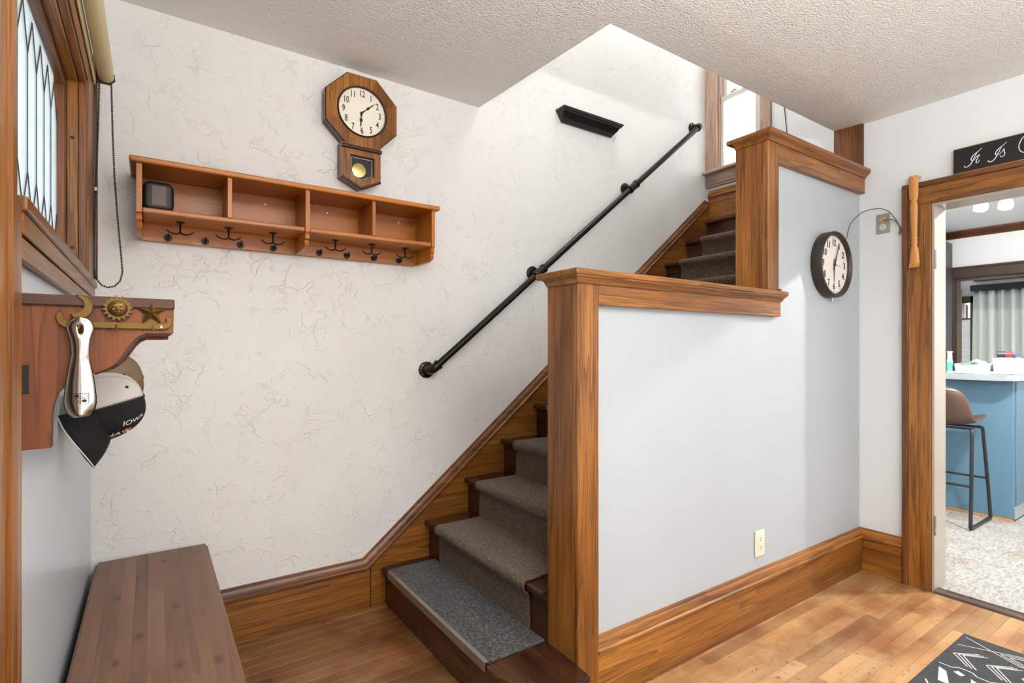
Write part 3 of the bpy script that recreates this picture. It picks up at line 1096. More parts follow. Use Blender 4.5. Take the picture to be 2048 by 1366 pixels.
def densify(pl, step):
    out = [pl[0]]
    acc = 0.0
    for a, c in zip(pl, pl[1:]):
        a, c = Vector(a), Vector(c)
        d = (c - a).length
        t = step - acc
        while t <= d:
            out.append(tuple(a + (c - a) * (t / d)))
            t += step
        acc = d - (t - step)
    return out


bm = bmesh.new()
ico = [Vector(v) for v in ((0, 0, 1), (1, 0, 0), (0, 1, 0), (-1, 0, 0), (0, -1, 0), (0, 0, -1))]
for (px, pz) in densify(cl, 0.0078):
    c0 = Vector((px, 2.372, pz))
    vs = []
    for ph in (0.6, -0.6):
        vs.append([bm.verts.new(c0 + Vector((math.cos(k * PI / 3) * math.cos(ph), math.sin(k * PI / 3) * math.cos(ph), math.sin(ph))) * 0.0038) for k in range(6)])
    tp, bt = bm.verts.new(c0 + Vector((0, 0, 0.0038))), bm.verts.new(c0 - Vector((0, 0, 0.0038)))
    for k in range(6):
        k2 = (k + 1) % 6
        bm.faces.new((vs[0][k], vs[0][k2], tp))
        bm.faces.new((vs[1][k2], vs[1][k], bt))
        bm.faces.new((vs[0][k2], vs[0][k], vs[1][k], vs[1][k2]))
bc = finish('bead_chain', bm, M['brownplastic'], rb, True)
bc['kind'] = 'stuff'
tube('chain_cord', [(p[0], 2.372, p[1]) for p in cl], 0.0009, M['brownplastic'], rb, 5)
tube('chain_connector', [(-0.1617, 2.372, 1.848), (-0.1622, 2.372, 1.836)], 0.0045, M['ivory'], rb, 8)

# ------------------------------------------------------------------ pine bench
bn = thing('bench', 'long brown stained pine bench against the left wall', 'bench', (0.01, 1.9, 0))
bx0, bx1, by0, by1 = -0.172, 0.193, 1.22, 2.54
ws = [0.05, 0.04, 0.038, 0.036, 0.042, 0.052, 0.048, 0.059]
s_ = sum(ws)
x = bx0
for i, w_ in enumerate(ws):
    w2_ = w_ / s_ * (bx1 - bx0)
    bm = bmesh.new()
    add_box(bm, x + 0.0001, x + w2_ - 0.0001, by0, by1, 0.444, 0.467, 0.0)
    if i in (0, len(ws) - 1):
        ed = [e for e in bm.edges if abs(e.verts[0].co.x - e.verts[1].co.x) < 1e-6 and abs(e.verts[0].co.x - (bx0 if i == 0 else bx1)) < 0.001]
        bmesh.ops.bevel(bm, geom=ed, offset=0.007, segments=3, affect='EDGES')
    finish('stave', bm, wood('y', 'bench'), bn)
    x += w2_
box('front_panel', bx1 - 0.03, bx1 - 0.012, by0 + 0.03, by1 - 0.03, 0.10, 0.444, wood('y', 'bench'), bn, 0.001)
box('back_panel', bx0 + 0.012, bx0 + 0.03, by0 + 0.03, by1 - 0.03, 0.10, 0.444, wood('y', 'bench'), bn, 0.001)
for yy in (by0 + 0.012, by1 - 0.03):
    box('end_panel', bx0 + 0.03, bx1 - 0.03, yy, yy + 0.018, 0.10, 0.444, wood('x', 'bench'), bn, 0.001)
for xx in (bx0 + 0.012, bx1 - 0.052):
    for yy in (by0 + 0.03, by1 - 0.07):
        box('leg', xx, xx + 0.04, yy, yy + 0.04, 0.0, 0.10, wood('z', 'bench'), bn, 0.002)

# ------------------------------------------------------------------ corbel with brass hook rail, shoe horn and caps
cb = thing('wall_bracket', 'rustic wooden corbel bracket jutting from the left wall', 'bracket', (XL, 1.35, 1.1))
prof = [(XL + 0.0005, 1.105), (-0.143, 1.105), (-0.1425, 1.160), (-0.140, 1.180), (-0.133, 1.200), (-0.120, 1.215), (-0.102, 1.226), (-0.083, 1.233), (-0.068, 1.239), (-0.058, 1.246), (-0.048, 1.258), (-0.039, 1.274), (-0.030, 1.289), (-0.020, 1.300), (-0.009, 1.3055), (0.035, 1.306), (0.036, 1.351), (XL + 0.0005, 1.351)]
prism('corbel', [(px, 1.2, pz) for px, pz in prof], (0, 0.028, 0), wood('z', 'rustic'), cb)
arm = [(-0.110, 1.351)] + [p for p in prof if -0.110 < p[0] < 0.0365]
prism('arm_block', [(px, 1.228, pz) for px, pz in arm], (0, 0.242, 0), wood('z', 'rustic'), cb)
prism('corbel_rib', [(min(px, 0.033), 1.47, pz - (0.007 if px > -0.12 and pz < 1.34 else 0)) for px, pz in arm], (0, 0.12, 0), wood('z', 'rustic'), cb)
box('top_board', XL + 0.0005, 0.037, 1.194, 1.60, 1.351, 1.370, wood('x', 'dark'), cb, 0.002)
box('mortise', XL + 0.0005, -0.171, 1.1985, 1.201, 1.20, 1.249, M['ink'], cb)

hr_ = thing('hook_rail', 'brass hook rail with moon, sun and star fixed to the corbel', 'hook rail', (-0.05, 1.198, 1.315))
YHK = 1.1985


def flat_poly(name, pts, thick, mat, parent, y=YHK, bev=0.0008):
    return prism(name, [(px, y, pz) for px, pz in pts], (0, -thick, 0), mat, parent, True, bev)


bar = [(-0.124, 1.3135), (0.020, 1.3125), (0.029, 1.316), (0.0335, 1.324), (0.033, 1.335), (0.0265, 1.338), (0.0225, 1.334), (0.026, 1.331), (0.026, 1.3255), (0.021, 1.3225), (-0.122, 1.3235), (-0.1265, 1.328), (-0.126, 1.335), (-0.129, 1.341), (-0.1345, 1.339), (-0.136, 1.330), (-0.132, 1.319)]
flat_poly('rail', bar, 0.004, M['brass'], hr_)
# moon
mo, mi = [], []
cxm, czm = -0.106, 1.3495
for k in range(15):
    a = math.radians(100 - k * 14.5)
    mo.append((cxm + 0.0215 * math.cos(a), czm + 0.0215 * math.sin(a)))
cx2, cz2 = -0.1125, 1.3535
for k in range(15):
    a = math.radians(-118 + k * 14.8)
    mi.append((cx2 + 0.0170 * math.cos(a), cz2 + 0.0165 * math.sin(a)))
flat_poly('moon', mo + mi[1:-1], 0.007, M['brass'], hr_, bev=0.0012)
# sun
sx_, sz_ = -0.050, 1.3495
rays = []
for k in range(32):
    a = k * 2 * PI / 32 + 0.1
    rr = 0.0245 if k % 2 == 0 else 0.0165
    rays.append((sx_ + rr * math.cos(a), sz_ + rr * math.sin(a)))
sun = flat_poly('sun', rays, 0.005, M['brass'], hr_, bev=0.0005)
bm = bmesh.new()
add_lathe(bm, [(0.0148, 0), (0.0146, 0.004), (0.0125, 0.0075), (0.008, 0.0095), (0, 0.0105)], (sx_, YHK - 0.004, sz_), (0, -1, 0), 24)
for (dx, dz, sxx, szz, dd) in ((0, -0.0005, 0.0022, 0.0046, 0.0155), (-0.0055, 0.0035, 0.0034, 0.0018, 0.0140), (0.0055, 0.0035, 0.0034, 0.0018, 0.0140), (0, -0.0072, 0.0046, 0.0014, 0.0138), (-0.0065, -0.0028, 0.0032, 0.003, 0.0132), (0.0065, -0.0028, 0.0032, 0.003, 0.0132), (0, 0.0085, 0.006, 0.002, 0.0132)):
    r = bmesh.ops.create_icosphere(bm, subdivisions=2, radius=1)
    for v in r['verts']:
        v.co = Vector((sx_ + dx + v.co.x * sxx, YHK - dd + 0.0005 + v.co.y * 0.0022, sz_ + dz + v.co.z * szz))
adopt(finish('sun_face', bm, M['brass'], None, True), sun)
# star, with ridges
bm = bmesh.new()
sx2, sz2 = 0.001, 1.3445
ctr = bm.verts.new((sx2, YHK - 0.010, sz2))
ring = []
back_ = []
for k in range(10):
    a = PI / 2 + k * PI / 5
    rr = 0.0245 if k % 2 == 0 else 0.0100
    ring.append(bm.verts.new((sx2 + rr * math.cos(a), YHK - 0.002, sz2 + rr * math.sin(a))))
    back_.append(bm.verts.new((sx2 + rr * math.cos(a), YHK, sz2 + rr * math.sin(a))))
for k in range(10):
    bm.faces.new((ctr, ring[k], ring[(k + 1) % 10]))
    bm.faces.new((ring[k], back_[k], back_[(k + 1) % 10], ring[(k + 1) % 10]))
finish('star', bm, M['brass'], hr_)
for px in (-0.105, -0.052, 0.003):
    tube('hook', [(px, YHK - 0.003, 1.3165), (px, YHK - 0.012, 1.3115), (px + 0.001, YHK - 0.019, 1.3125), (px + 0.001, YHK - 0.021, 1.319)], 0.0019, M['gold'], hr_, 8)
lathe('screw', [(0, 0.0058), (0.0025, 0.0052), (0.0032, 0.004), (0.0032, 0.0)], (0.0155, YHK, 1.317), (0, -1, 0), M['gold'], hr_, 12)

# shoe horn
sh = thing('shoe_horn', 'shiny steel shoe horn hanging from the brass hook rail', 'shoe horn', (-0.1, 1.18, 1.155))
bm = bmesh.new()
hw = [(1.331, 0.0055), (1.3285, 0.0115), (1.323, 0.0165), (1.316, 0.0192), (1.309, 0.0190), (1.302, 0.0168), (1.292, 0.0142), (1.280, 0.0130), (1.268, 0.0127), (1.262, 0.0130), (1.250, 0.0150), (1.235, 0.0178), (1.215, 0.0206), (1.195, 0.0226), (1.182, 0.0229), (1.172, 0.0212), (1.163, 0.0170), (1.1575, 0.0120)]
rows = []
NX = 12
for (zz, w_) in hw:
    r_ = []
    bulge = 0.0045 if zz > 1.268 else 0.0045 + (1.268 - zz) * 0.035
    offy = 0.0 if zz > 1.268 else -min(1, (1.268 - zz) / 0.008) * 0.002
    for k in range(NX + 1):
        t = -1 + 2 * k / NX
        r_.append(bm.verts.new((-0.1015 + t * w_ * 0.985, 1.176 + offy - bulge * (1 - abs(t) ** 1.6) * 0.9 + 0.006, zz)))
    rows.append(r_)
for i, (a, c) in enumerate(zip(rows, rows[1:])):
    for k in range(NX):
        if 3 <= i <= 4 and 5 <= k <= 6:
            continue
        bm.faces.new((a[k], a[k + 1], c[k + 1], c[k]))
shell = finish('horn_shell', bm, M['chrome'], sh, True)
sm = shell.modifiers.new('thickness', 'SOLIDIFY')
sm.thickness = 0.0012
bm = bmesh.new()
ly = 1.1735
lx, lz, lr = -0.101, 1.1905, 0.0112
for (a, c) in (((-1, -1), (1, -1)), ((1, -1), (1, 1)), ((1, 1), (-1, 1)), ((-1, 1), (-1, -1)), ((0, -1), (0, 1)), ((-1, 0), (1, 0))):
    def onhorn(p):
        return (lx + p[0] * lr, ly - 0.0002 + 0.0022 * abs(p[0]) ** 1.6, lz + p[1] * lr * 0.78)
    mid_ = ((a[0] + c[0]) / 2, (a[1] + c[1]) / 2)
    add_tube(bm, [onhorn(a), onhorn(mid_), onhorn(c)], 0.0004, 5)
for (px, pz, k) in ((-0.45, 0.5, 7), (0.5, -0.5, 8), (0.48, 0.45, 3), (-0.5, -0.5, 4)):
    pts = []
    filled = k > 5
    for q in range(k * 2):
        a = q * PI / k
        rr = (0.42 if q % 2 == 0 else 0.25)
        pts.append((px + rr * math.cos(a), pz + rr * math.sin(a)))
    w_ = [onhorn(p) for p in pts]
    if filled:
        vs = [bm.verts.new((p[0], p[1] - 0.0004, p[2])) for p in w_]
        bm.faces.new(vs)
    else:
        add_tube(bm, w_, 0.0004, 5, closed=True)
finish('leaf_stamp', bm, M['ink'], sh)


# baseball caps
def dome_point(th, t):
    """t 0 rim .. 1 top"""
    ph = t * PI / 2
    cr = math.cos(ph) ** 0.75
    r_front = 0.094
    z = 0.108 * math.sin(ph) ** 0.92
    return Vector((0.079 * cr * math.cos(th), r_front * cr * math.sin(th), z))


def make_cap(label, loc, twist, tilt, mats, brim_curl, deco):
    t = thing('baseball_cap', label, 'cap', loc)
    # local x right, y front, z up  ->  up = +X, front = -Z, turned about the cap's own axis
    R_ = Matrix(((0, 0, 1), (-1, 0, 0), (0, -1, 0))).to_4x4() @ Matrix.Rotation(twist, 4, 'Z')
    W = Matrix.Translation(loc) @ Matrix.Rotation(-tilt, 4, 'Y') @ R_

    def patch(name, th0, th1, mat, nt_=24, nr=12, grow=0.0):
        b = bmesh.new()
        g = []
        for i in range(nr + 1):
            tt = 0.0 + i / nr * 0.985
            g.append([b.verts.new(W @ (dome_point(th0 + (th1 - th0) * k / nt_, tt) * (1 + grow) + Vector((0, 0, 0.0)))) for k in range(nt_ + 1)])
        for a, c in zip(g, g[1:]):
            for k in range(nt_):
                b.faces.new((a[k], a[k + 1], c[k + 1], c[k]))
        o = finish(name, b, mat, t, True)
        s = o.modifiers.new('cloth', 'SOLIDIFY')
        s.thickness = 0.0014
        s.offset = 0
        return o
    fr = patch('front_panel', math.radians(28), math.radians(152), mats[0])
    patch('crown', math.radians(152), math.radians(388), mats[1], 36)
    # brim
    b = bmesh.new()
    g = []
    for i in range(9):
        u = i / 8
        row_ = []
        for k in range(25):
            th = math.radians(22 + 136 * k / 24)
            base = dome_point(th, 0.0)
            s = math.sin(th)
            ln = 0.066 * max(0.0, math.sin((th - math.radians(22)) / math.radians(136) * PI)) ** 0.4
            p = base + Vector((0.1 * math.cos(th) * ln * u, ln * u, 0.010 * s - brim_curl * (1 - s) * u ** 0.6 - 0.022 * u - 0.026 * u * u))
            row_.append(b.verts.new(W @ p))
        g.append(row_)
    for a, c in zip(g, g[1:]):
        for k in range(24):
            b.faces.new((a[k], a[k + 1], c[k + 1], c[k]))
    br_ = finish('brim', b, mats[2], t, True)
    s = br_.modifiers.new('stiffener', 'SOLIDIFY')
    s.thickness = 0.003
    edge = [v for v in g[-1]] if False else None
    b = bmesh.new()
    pts = []
    for k in range(25):
        th = math.radians(22 + 136 * k / 24)
        base = dome_point(th, 0.0)
        ln = 0.0665 * max(0.0, math.sin((th - math.radians(22)) / math.radians(136) * PI)) ** 0.4
        pts.append(W @ (base + Vector((0.1 * math.cos(th) * ln, ln, 0.010 * math.sin(th) - brim_curl * (1 - math.sin(th)) - 0.048))))
    add_tube(b, pts, 0.0016, 6)
    finish('brim_piping', b, mats[3], t, True)
    bt = bmesh.new()
    r = bmesh.ops.create_uvsphere(bt, u_segments=12, v_segments=8, radius=1)
    for v in r['verts']:
        v.co = W @ Vector((v.co.x * 0.0075, v.co.y * 0.0075, 0.107 + v.co.z * 0.0045))
    finish('button', bt, mats[0], t, True)
    # seams and eyelets
    for dg in (152, 212, 270, 328, 388):
        b = bmesh.new()
        for d2 in (-1.6, 1.6):
            add_tube(b, [W @ (dome_point(math.radians(dg + d2 * (1 + i * 0.02)), i / 14 * 0.97) * 1.004) for i in range(15)], 0.0005, 5)
        finish('seam', b, mats[4], t, True)
    for dg in (182, 358, 300, 240):
        b = bmesh.new()
        c0 = dome_point(math.radians(dg), 0.52)
        r = bmesh.ops.create_uvsphere(b, u_segments=10, v_segments=6, radius=0.0042)
        for v in r['verts']:
            v.co = W @ (c0 + v.co * 1.0)
        finish('eyelet', b, mats[0], t, True)
    if deco:
        deco(t, W)
    return t


def iowa_deco(t, W):
    def put(name, s, size, dth, dt, mat, roll=0.0):
        vs, fs = text_verts(s, size, 0.0)
        b = bmesh.new()
        cr, sr = math.cos(roll), math.sin(roll)
        bv = []
        for v in vs:
            x_, y_ = v.x * cr - v.y * sr, v.x * sr + v.y * cr
            bv.append(b.verts.new(W @ (dome_point(math.radians(90 + dth) - y_ / 0.08, max(0.01, dt + x_ / 0.15)) * 1.014)))
        for f in fs:
            try:
                b.faces.new([bv[i] for i in f])
            except ValueError:
                pass
        return finish(name, b, mat, t)
    put('lettering', 'IOWA', 0.022, -12, 0.45, M['white'], -0.35)
    put('lettering', 'HAW', 0.022, 2, 0.17, M['white'], -0.35)
    b = bmesh.new()
    for (sc_, gr) in ((1.0, 1.010),):
        vs = [b.verts.new(W @ (dome_point(math.radians(94) - 0.010 * math.cos(a) / 0.085, 0.29 + 0.008 * math.sin(a) / 0.15) * 1.012)) for a in [k * 2 * PI / 16 for k in range(16)]]
        b.faces.new(vs)
    finish('emblem', b, M['redp'], t)
    b = bmesh.new()
    add_tube(b, [W @ (dome_point(math.radians(94) - 0.011 * math.cos(a) / 0.085, 0.29 + 0.009 * math.sin(a) / 0.15) * 1.012) for a in [k * 2 * PI / 16 for k in range(16)]], 0.0009, 5, closed=True)
    finish('emblem_ring', b, M['gold'], t)


make_cap('black and off-white baseball cap hanging in front, lettered IOWA', (-0.122, 1.80, 1.118), math.radians(-34), math.radians(16),
         (M['capblack'], M['capwhite'], M['capblack'], M['white'], M['greyhand']), 0.042, iowa_deco)
make_cap('olive brown baseball cap hanging behind the black and white cap', (-0.128, 2.01, 1.172), math.radians(-12), math.radians(10),
         (M['capbrown'], M['capbrown'], M['capbrown'], M['capbrown'], M['cord']), 0.03, None)

# ------------------------------------------------------------------ pine cubby shelf with hooks on the back wall
cs = thing('coat_rack', 'long pine wall shelf with four cubbies and black coat hooks', 'shelf', (0.55, YB, 1.71))
pw = lambda a: wood(a, 'pine')
box('top_board', -0.066, 1.168, 2.333, YB - 0.001, 1.953, 1.975, pw('x'), cs, 0.006, 2)
box('back_panel', -0.028, 1.130, 2.552, 2.572, 1.708, 1.953, pw('x'), cs, 0.001)


def end_panel(x0, x1, yf):
    zt = 1.953
    pts = [(2.551, zt), (yf, zt), (yf, 1.776), (yf + 0.010, 1.774), (yf + 0.006, 1.762), (yf + 0.008, 1.750), (yf + 0.018, 1.744), (yf + 0.014, 1.733), (yf + 0.020, 1.720), (yf + 0.045, 1.712), (yf + 0.06, 1.709), (2.551, 1.708)]
    return prism('end_panel', [(x0, a, c) for a, c in pts], (x1 - x0, 0, 0), pw('z'), cs)


end_panel(-0.0445, -0.0275, 2.35)
end_panel(0.5425, 0.5595, 2.35)
end_panel(1.130, 1.147, 2.35)
box('shelf_board', -0.027, 0.542, 2.353, 2.552, 1.776, 1.796, pw('x'), cs, 0.005, 2)
box('shelf_board', 0.560, 1.1295, 2.353, 2.552, 1.776, 1.796, pw('x'), cs, 0.005, 2)
box('divider', 0.249, 0.265, 2.352, 2.552, 1.796, 1.953, pw('z'), cs, 0.001)
box('divider', 0.834, 0.850, 2.352, 2.552, 1.796, 1.953, pw('z'), cs, 0.001)
for (sx0, sz0) in ((0.418, 1.92), (0.686, 1.92), (1.043, 1.922)):
    lathe('screw', [(0, 0.0012), (0.003, 0.0012), (0.005, 0.0004), (0.005, 0)], (sx0, 2.552, sz0), (0, -1, 0), M['steel'], cs, 12)
for (yy, zz) in ((2.40, 1.92), (2.53, 1.918)):
    lathe('screw', [(0, 0.002), (0.004, 0.0015), (0.005, 0)], (1.130, yy, zz), (-1, 0, 0), M['steel'], cs, 12)


def twist_hook(x0):
    y0, zt = 2.46, 1.7758
    h = lathe('double_hook', [(0, 0.0), (0.0165, 0.0), (0.0165, 0.003), (0.006, 0.0045), (0.0048, 0.007), (0, 0.007)], (x0, y0, zt), (0, 0, -1), M['blackiron'], cs, 20)
    b = bmesh.new()
    # twisted square stem
    rings = []
    for i in range(19):
        z = zt - 0.004 - i * 0.0021
        a0 = i * 0.55
        rings.append([b.verts.new((x0 + 0.0036 * math.cos(a0 + k * PI / 2), y0 + 0.0036 * math.sin(a0 + k * PI / 2), z)) for k in range(4)])
    for a, c in zip(rings, rings[1:]):
        for k in range(4):
            b.faces.new((a[k], a[(k + 1) % 4], c[(k + 1) % 4], c[k]))
    adopt(finish('stem', b, M['blackiron'], None), h)
    zb = zt - 0.042
    for s in (-1, 1):
        pts = [(x0 + s * q, y0, zb + d) for q, d in ((0, 0.002), (0.008, -0.004), (0.018, -0.0055), (0.030, -0.003), (0.040, 0.003), (0.047, 0.0085))]
        adopt(tube('arm', pts, [0.0034, 0.0032, 0.003, 0.0028, 0.0026, 0.0022], M['blackiron'], None, 8), h)


for x0 in (0.095, 0.264, 0.433, 0.698, 0.868, 1.038):
    twist_hook(x0)


def knob_hook(x0):
    z0 = 1.7265
    h = lathe('knob_hook', [(0, 0.004), (0.0135, 0.004), (0.0145, 0.002), (0.0145, 0.0)], (x0, 2.5515, z0), (0, -1, 0), M['blackiron'], cs, 20)
    pts = [(x0, 2.549, z0 + 0.001), (x0, 2.538, z0 - 0.001), (x0, 2.526, z0 - 0.004), (x0, 2.517, z0 - 0.009), (x0, 2.513, z0 - 0.003), (x0, 2.514, z0 + 0.006)]
    adopt(tube('prong', pts, [0.004, 0.004, 0.0038, 0.0036, 0.0034, 0.0036], M['blackiron'], None, 8), h)
    ring = [(x0 + 0.0, 2.517 + 0.006 * math.cos(a), z0 + 0.0125 * math.sin(a)) for a in [k * 2 * PI / 16 for k in range(16)]]
    adopt(tube('ring', ring, 0.0017, M['blackiron'], None, 6, True), h)


for x0 in (0.057, 0.187, 0.319, 0.451, 0.649, 0.778, 0.911, 1.042):
    knob_hook(x0)

# rounded black box in the first cubby
bm = bmesh.new()
add_box(bm, -0.0265, 0.072, 2.385, 2.46, 1.7965, 1.906, 0.0)
ev = [e for e in bm.edges if abs(e.verts[0].co.y - e.verts[1].co.y) > 0.01]
bmesh.ops.bevel(bm, geom=ev, offset=0.026, segments=6, affect='EDGES', profile=0.5)
fe = [e for e in bm.edges if abs(e.verts[0].co.y - e.verts[1].co.y) < 1e-5 and e.verts[0].co.y < 2.386]
bmesh.ops.bevel(bm, geom=fe, offset=0.016, segments=5, affect='EDGES', profile=0.5)
bx = thing('rounded_box', 'black rounded square box in the left cubby', 'box', (0.02, 2.42, 1.7965))
finish('body', bm, M['blackmatte'], bx, True, 40)
box('front_inlay', 0.002, 0.048, 2.3843, 2.3855, 1.815, 1.888, M['leather'], bx, 0.0004)

# ------------------------------------------------------------------ octagonal school clock
ck = thing('wall_clock', 'octagonal oak pendulum wall clock above the pine shelf', 'clock', (0.838, YB, 2.05))
OCX, OCZ, OR = 0.838, 2.4145, 0.1745
oct_ = [(OCX + OR / math.cos(PI / 8) * math.cos(PI / 8 + k * PI / 4), OCZ + OR / math.cos(PI / 8) * math.sin(PI / 8 + k * PI / 4)) for k in range(8)]


def ring_plate(name, outer, inner, y0, y1, mat, parent):
    """flat plate with a hole; both outlines have the same number of points"""
    b = bmesh.new()
    n = len(outer)
    fo = [b.verts.new((p[0], y0, p[1])) for p in outer]
    fi = [b.verts.new((p[0], y0, p[1])) for p in inner]
    bo = [b.verts.new((p[0], y1, p[1])) for p in outer]
    bi = [b.verts.new((p[0], y1, p[1])) for p in inner]
    for k in range(n):
        j = (k + 1) % n
        b.faces.new((fo[k], fo[j], fi[j], fi[k]))
        b.faces.new((bo[k], bi[k], bi[j], bo[j]))
        b.faces.new((fo[k], bo[k], bo[j], fo[j]))
        b.faces.new((fi[k], fi[j], bi[j], bi[k]))
    return finish(name, b, mat, parent)


def lerp_poly(poly, n):
    """poly resampled to n points by angle steps along the outline, keeping the corners"""
    out = []
    m = len(poly)
    per = n // m
    for i in range(m):
        a, c = poly[i], poly[(i + 1) % m]
        for k in range(per):
            out.append((a[0] + (c[0] - a[0]) * k / per, a[1] + (c[1] - a[1]) * k / per))
    return out


def grow(poly, cx, cz, k):
    return [(cx + (p[0] - cx) * k, cz + (p[1] - cz) * k) for p in poly]


oo = lerp_poly(oct_, 64)
circ = [(OCX + 0.121 * math.cos(math.atan2(p[1] - OCZ, p[0] - OCX)), OCZ + 0.121 * math.sin(math.atan2(p[1] - OCZ, p[0] - OCX))) for p in oo]
# eight mitred boards of the octagon, each its own board
for k in range(8):
    idx = list(range(k * 8, k * 8 + 9))
    b = bmesh.new()
    o_ = grow([oo[i % 64] for i in idx], OCX, OCZ, 0.975)
    i_ = [circ[i % 64] for i in idx]
    n = len(idx)
    fo = [b.verts.new((p[0], 2.500, p[1])) for p in o_]
    fi = [b.verts.new((p[0], 2.500, p[1])) for p in i_]
    bo = [b.verts.new((p[0], 2.520, p[1])) for p in o_]
    bi = [b.verts.new((p[0], 2.520, p[1])) for p in i_]
    for q in range(n - 1):
        b.faces.new((fo[q], fo[q + 1], fi[q + 1], fi[q]))
        b.faces.new((fo[q], bo[q], bo[q + 1], fo[q + 1]))
        b.faces.new((fi[q], fi[q + 1], bi[q + 1], bi[q]))
    finish('frame_board', b, wood('z'), ck)
# outer edge moulding around octagon
ring_plate('edge_moulding', oo, grow(oo, OCX, OCZ, 0.972), 2.507, 2.53, wood('x', 'stair'), ck)
prism('case_back', [(p[0], 2.52, p[1]) for p in grow(oct_, OCX, OCZ, 0.955)], (0, YB - 2.52 - 0.001, 0), wood('z', 'oakred'), ck)
tail = [(0.739, 2.255), (0.739, 2.095), (0.834, 2.049), (0.9285, 2.093), (0.9285, 2.255)]
wpoly = [(0.781, 2.203), (0.781, 2.112), (0.836, 2.083), (0.898, 2.112), (0.898, 2.203)]
ring_plate('tail_frame', tail, wpoly, 2.504, 2.53, wood('z'), ck)
prism('tail_case', [(p[0], 2.53, p[1]) for p in tail], (0, YB - 2.531, 0), wood('z', 'oakred'), ck)
for a, c in ((tail[1], tail[2]), (tail[2], tail[3])):
    tube('tail_bead', [(a[0], 2.507, a[1] - 0.001), (c[0], 2.507, c[1] - 0.001)], 0.0065, wood('x', 'stair'), ck, 10)
tube('cross_moulding', [(0.736, 2.500, 2.237), (0.9315, 2.500, 2.237)], 0.009, wood('x', 'stair'), ck, 10)
prism('pendulum_window', [(p[0], 2.519, p[1]) for p in wpoly], (0, 0.003, 0), M['black'], ck)
wl = grow(wpoly, 0.838, 2.145, 0.86)
tube('gold_line', [(p[0], 2.518, p[1]) for p in wl], 0.0013, M['cream'], ck, 6, True)
lathe('pendulum', [(0, 0.003), (0.028, 0.003), (0.0335, 0.0015), (0.0335, 0)], (0.826, 2.518, 2.137), (0, -1, 0), M['gold'], ck, 32)
lathe('bezel', [(0.113, 0.0), (0.1145, 0.006), (0.119, 0.0065), (0.1215, 0.003), (0.1215, -0.006)], (OCX, 2.500, OCZ), (0, -1, 0), wood('x', 'stair'), ck, 64)
dial = lathe('dial', [(0, 0.001), (0.115, 0.001), (0.115, 0)], (OCX, 2.510, OCZ), (0, -1, 0), M['cream'], ck, 64)
bm = bmesh.new()
for h in range(1, 13):
    a = PI / 2 - h * PI / 6
    add_text(bm, str(h), 0.043, face_y(OCX + 0.088 * math.cos(a), 2.5082, OCZ + 0.088 * math.sin(a)), 0.66, 0.0003)
for k in range(12):
    a = k * PI / 6
    add_box(bm, OCX + 0.108 * math.cos(a) - 0.001, OCX + 0.108 * math.cos(a) + 0.001, 2.5080, 2.5086, OCZ + 0.108 * math.sin(a) - 0.001, OCZ + 0.108 * math.sin(a) + 0.001)
adopt(finish('numerals', bm, M['ink'], None), dial)


def hand(parent, cx, y, cz, ang, ln, w, mat, name='hand', tail_=0.0, ornate=False):
    d = (math.sin(ang), math.cos(ang))
    nrm = (d[1], -d[0])

    def pt(l, s):
        return (cx + d[0] * l + nrm[0] * s, cz + d[1] * l + nrm[1] * s)
    if ornate:
        pts = [pt(-0.006, -w), pt(ln * 0.12, -w * 1.1), pt(ln * 0.25, -w * 0.4), pt(ln * 0.36, -w * 1.5), pt(ln * 0.47, -w * 1.5), pt(ln * 0.55, -w * 0.4), pt(ln * 0.66, -w * 0.9), pt(ln * 0.74, -w * 0.3), pt(ln, 0),
               pt(ln * 0.74, w * 0.3), pt(ln * 0.66, w * 0.9), pt(ln * 0.55, w * 0.4), pt(ln * 0.47, w * 1.5), pt(ln * 0.36, w * 1.5), pt(ln * 0.25, w * 0.4), pt(ln * 0.12, w * 1.1), pt(-0.006, w)]
    else:
        pts = [pt(-tail_, -w), pt(0, -w), pt(ln * 0.92, -w * 0.55), pt(ln, 0), pt(ln * 0.92, w * 0.55), pt(0, w), pt(-tail_, w)]
    return prism(name, [(p[0], y, p[1]) for p in pts], (0, -0.001, 0), mat, parent)


hand(ck, OCX - 0.003, 2.5065, OCZ - 0.004, math.radians(48), 0.105, 0.0034, M['ink'], 'minute_hand', ornate=True)
hand(ck, OCX - 0.003, 2.5075, OCZ - 0.004, math.radians(183), 0.083, 0.0046, M['ink'], 'hour_hand', ornate=True)
lathe('hub', [(0, 0.006), (0.005, 0.005), (0.007, 0.002), (0.007, 0)], (OCX - 0.003, 2.508, OCZ - 0.004), (0, -1, 0), M['ink'], ck, 16)

# ------------------------------------------------------------------ round clock on the stair wall with cord
rc = thing('wall_clock', 'round dark brown plastic clock hung on the low stair wall', 'clock', (3.015, YH, 1.55))
RX, RZ, RR = 3.018, 1.729, 0.176
lathe('case', [(RR - 0.004, 0.0), (RR, 0.006), (RR, 0.050), (RR - 0.003, 0.056), (RR - 0.010, 0.058), (RR - 0.018, 0.052), (RR - 0.0215, 0.042), (RR - 0.0225, 0.036)], (RX, YH, RZ), (0, -1, 0), M['brownplastic'], rc, 72)
lathe('case_back', [(0, 0.002), (RR - 0.004, 0.002), (RR - 0.004, 0.0)], (RX, YH - 0.0005, RZ), (0, -1, 0), M['brownplastic'], rc, 48)
dl = lathe('dial', [(0, 0.0375), (RR - 0.0226, 0.0365), (RR - 0.0226, 0.03)], (RX, YH, RZ), (0, -1, 0), M['whitedial'], rc, 64)
bm = bmesh.new()
for h in range(1, 13):
    a = PI / 2 - h * PI / 6
    add_text(bm, str(h), 0.050, face_y(RX + 0.116 * math.cos(a), YH - 0.0382, RZ + 0.116 * math.sin(a)), 0.86, 0.0003)
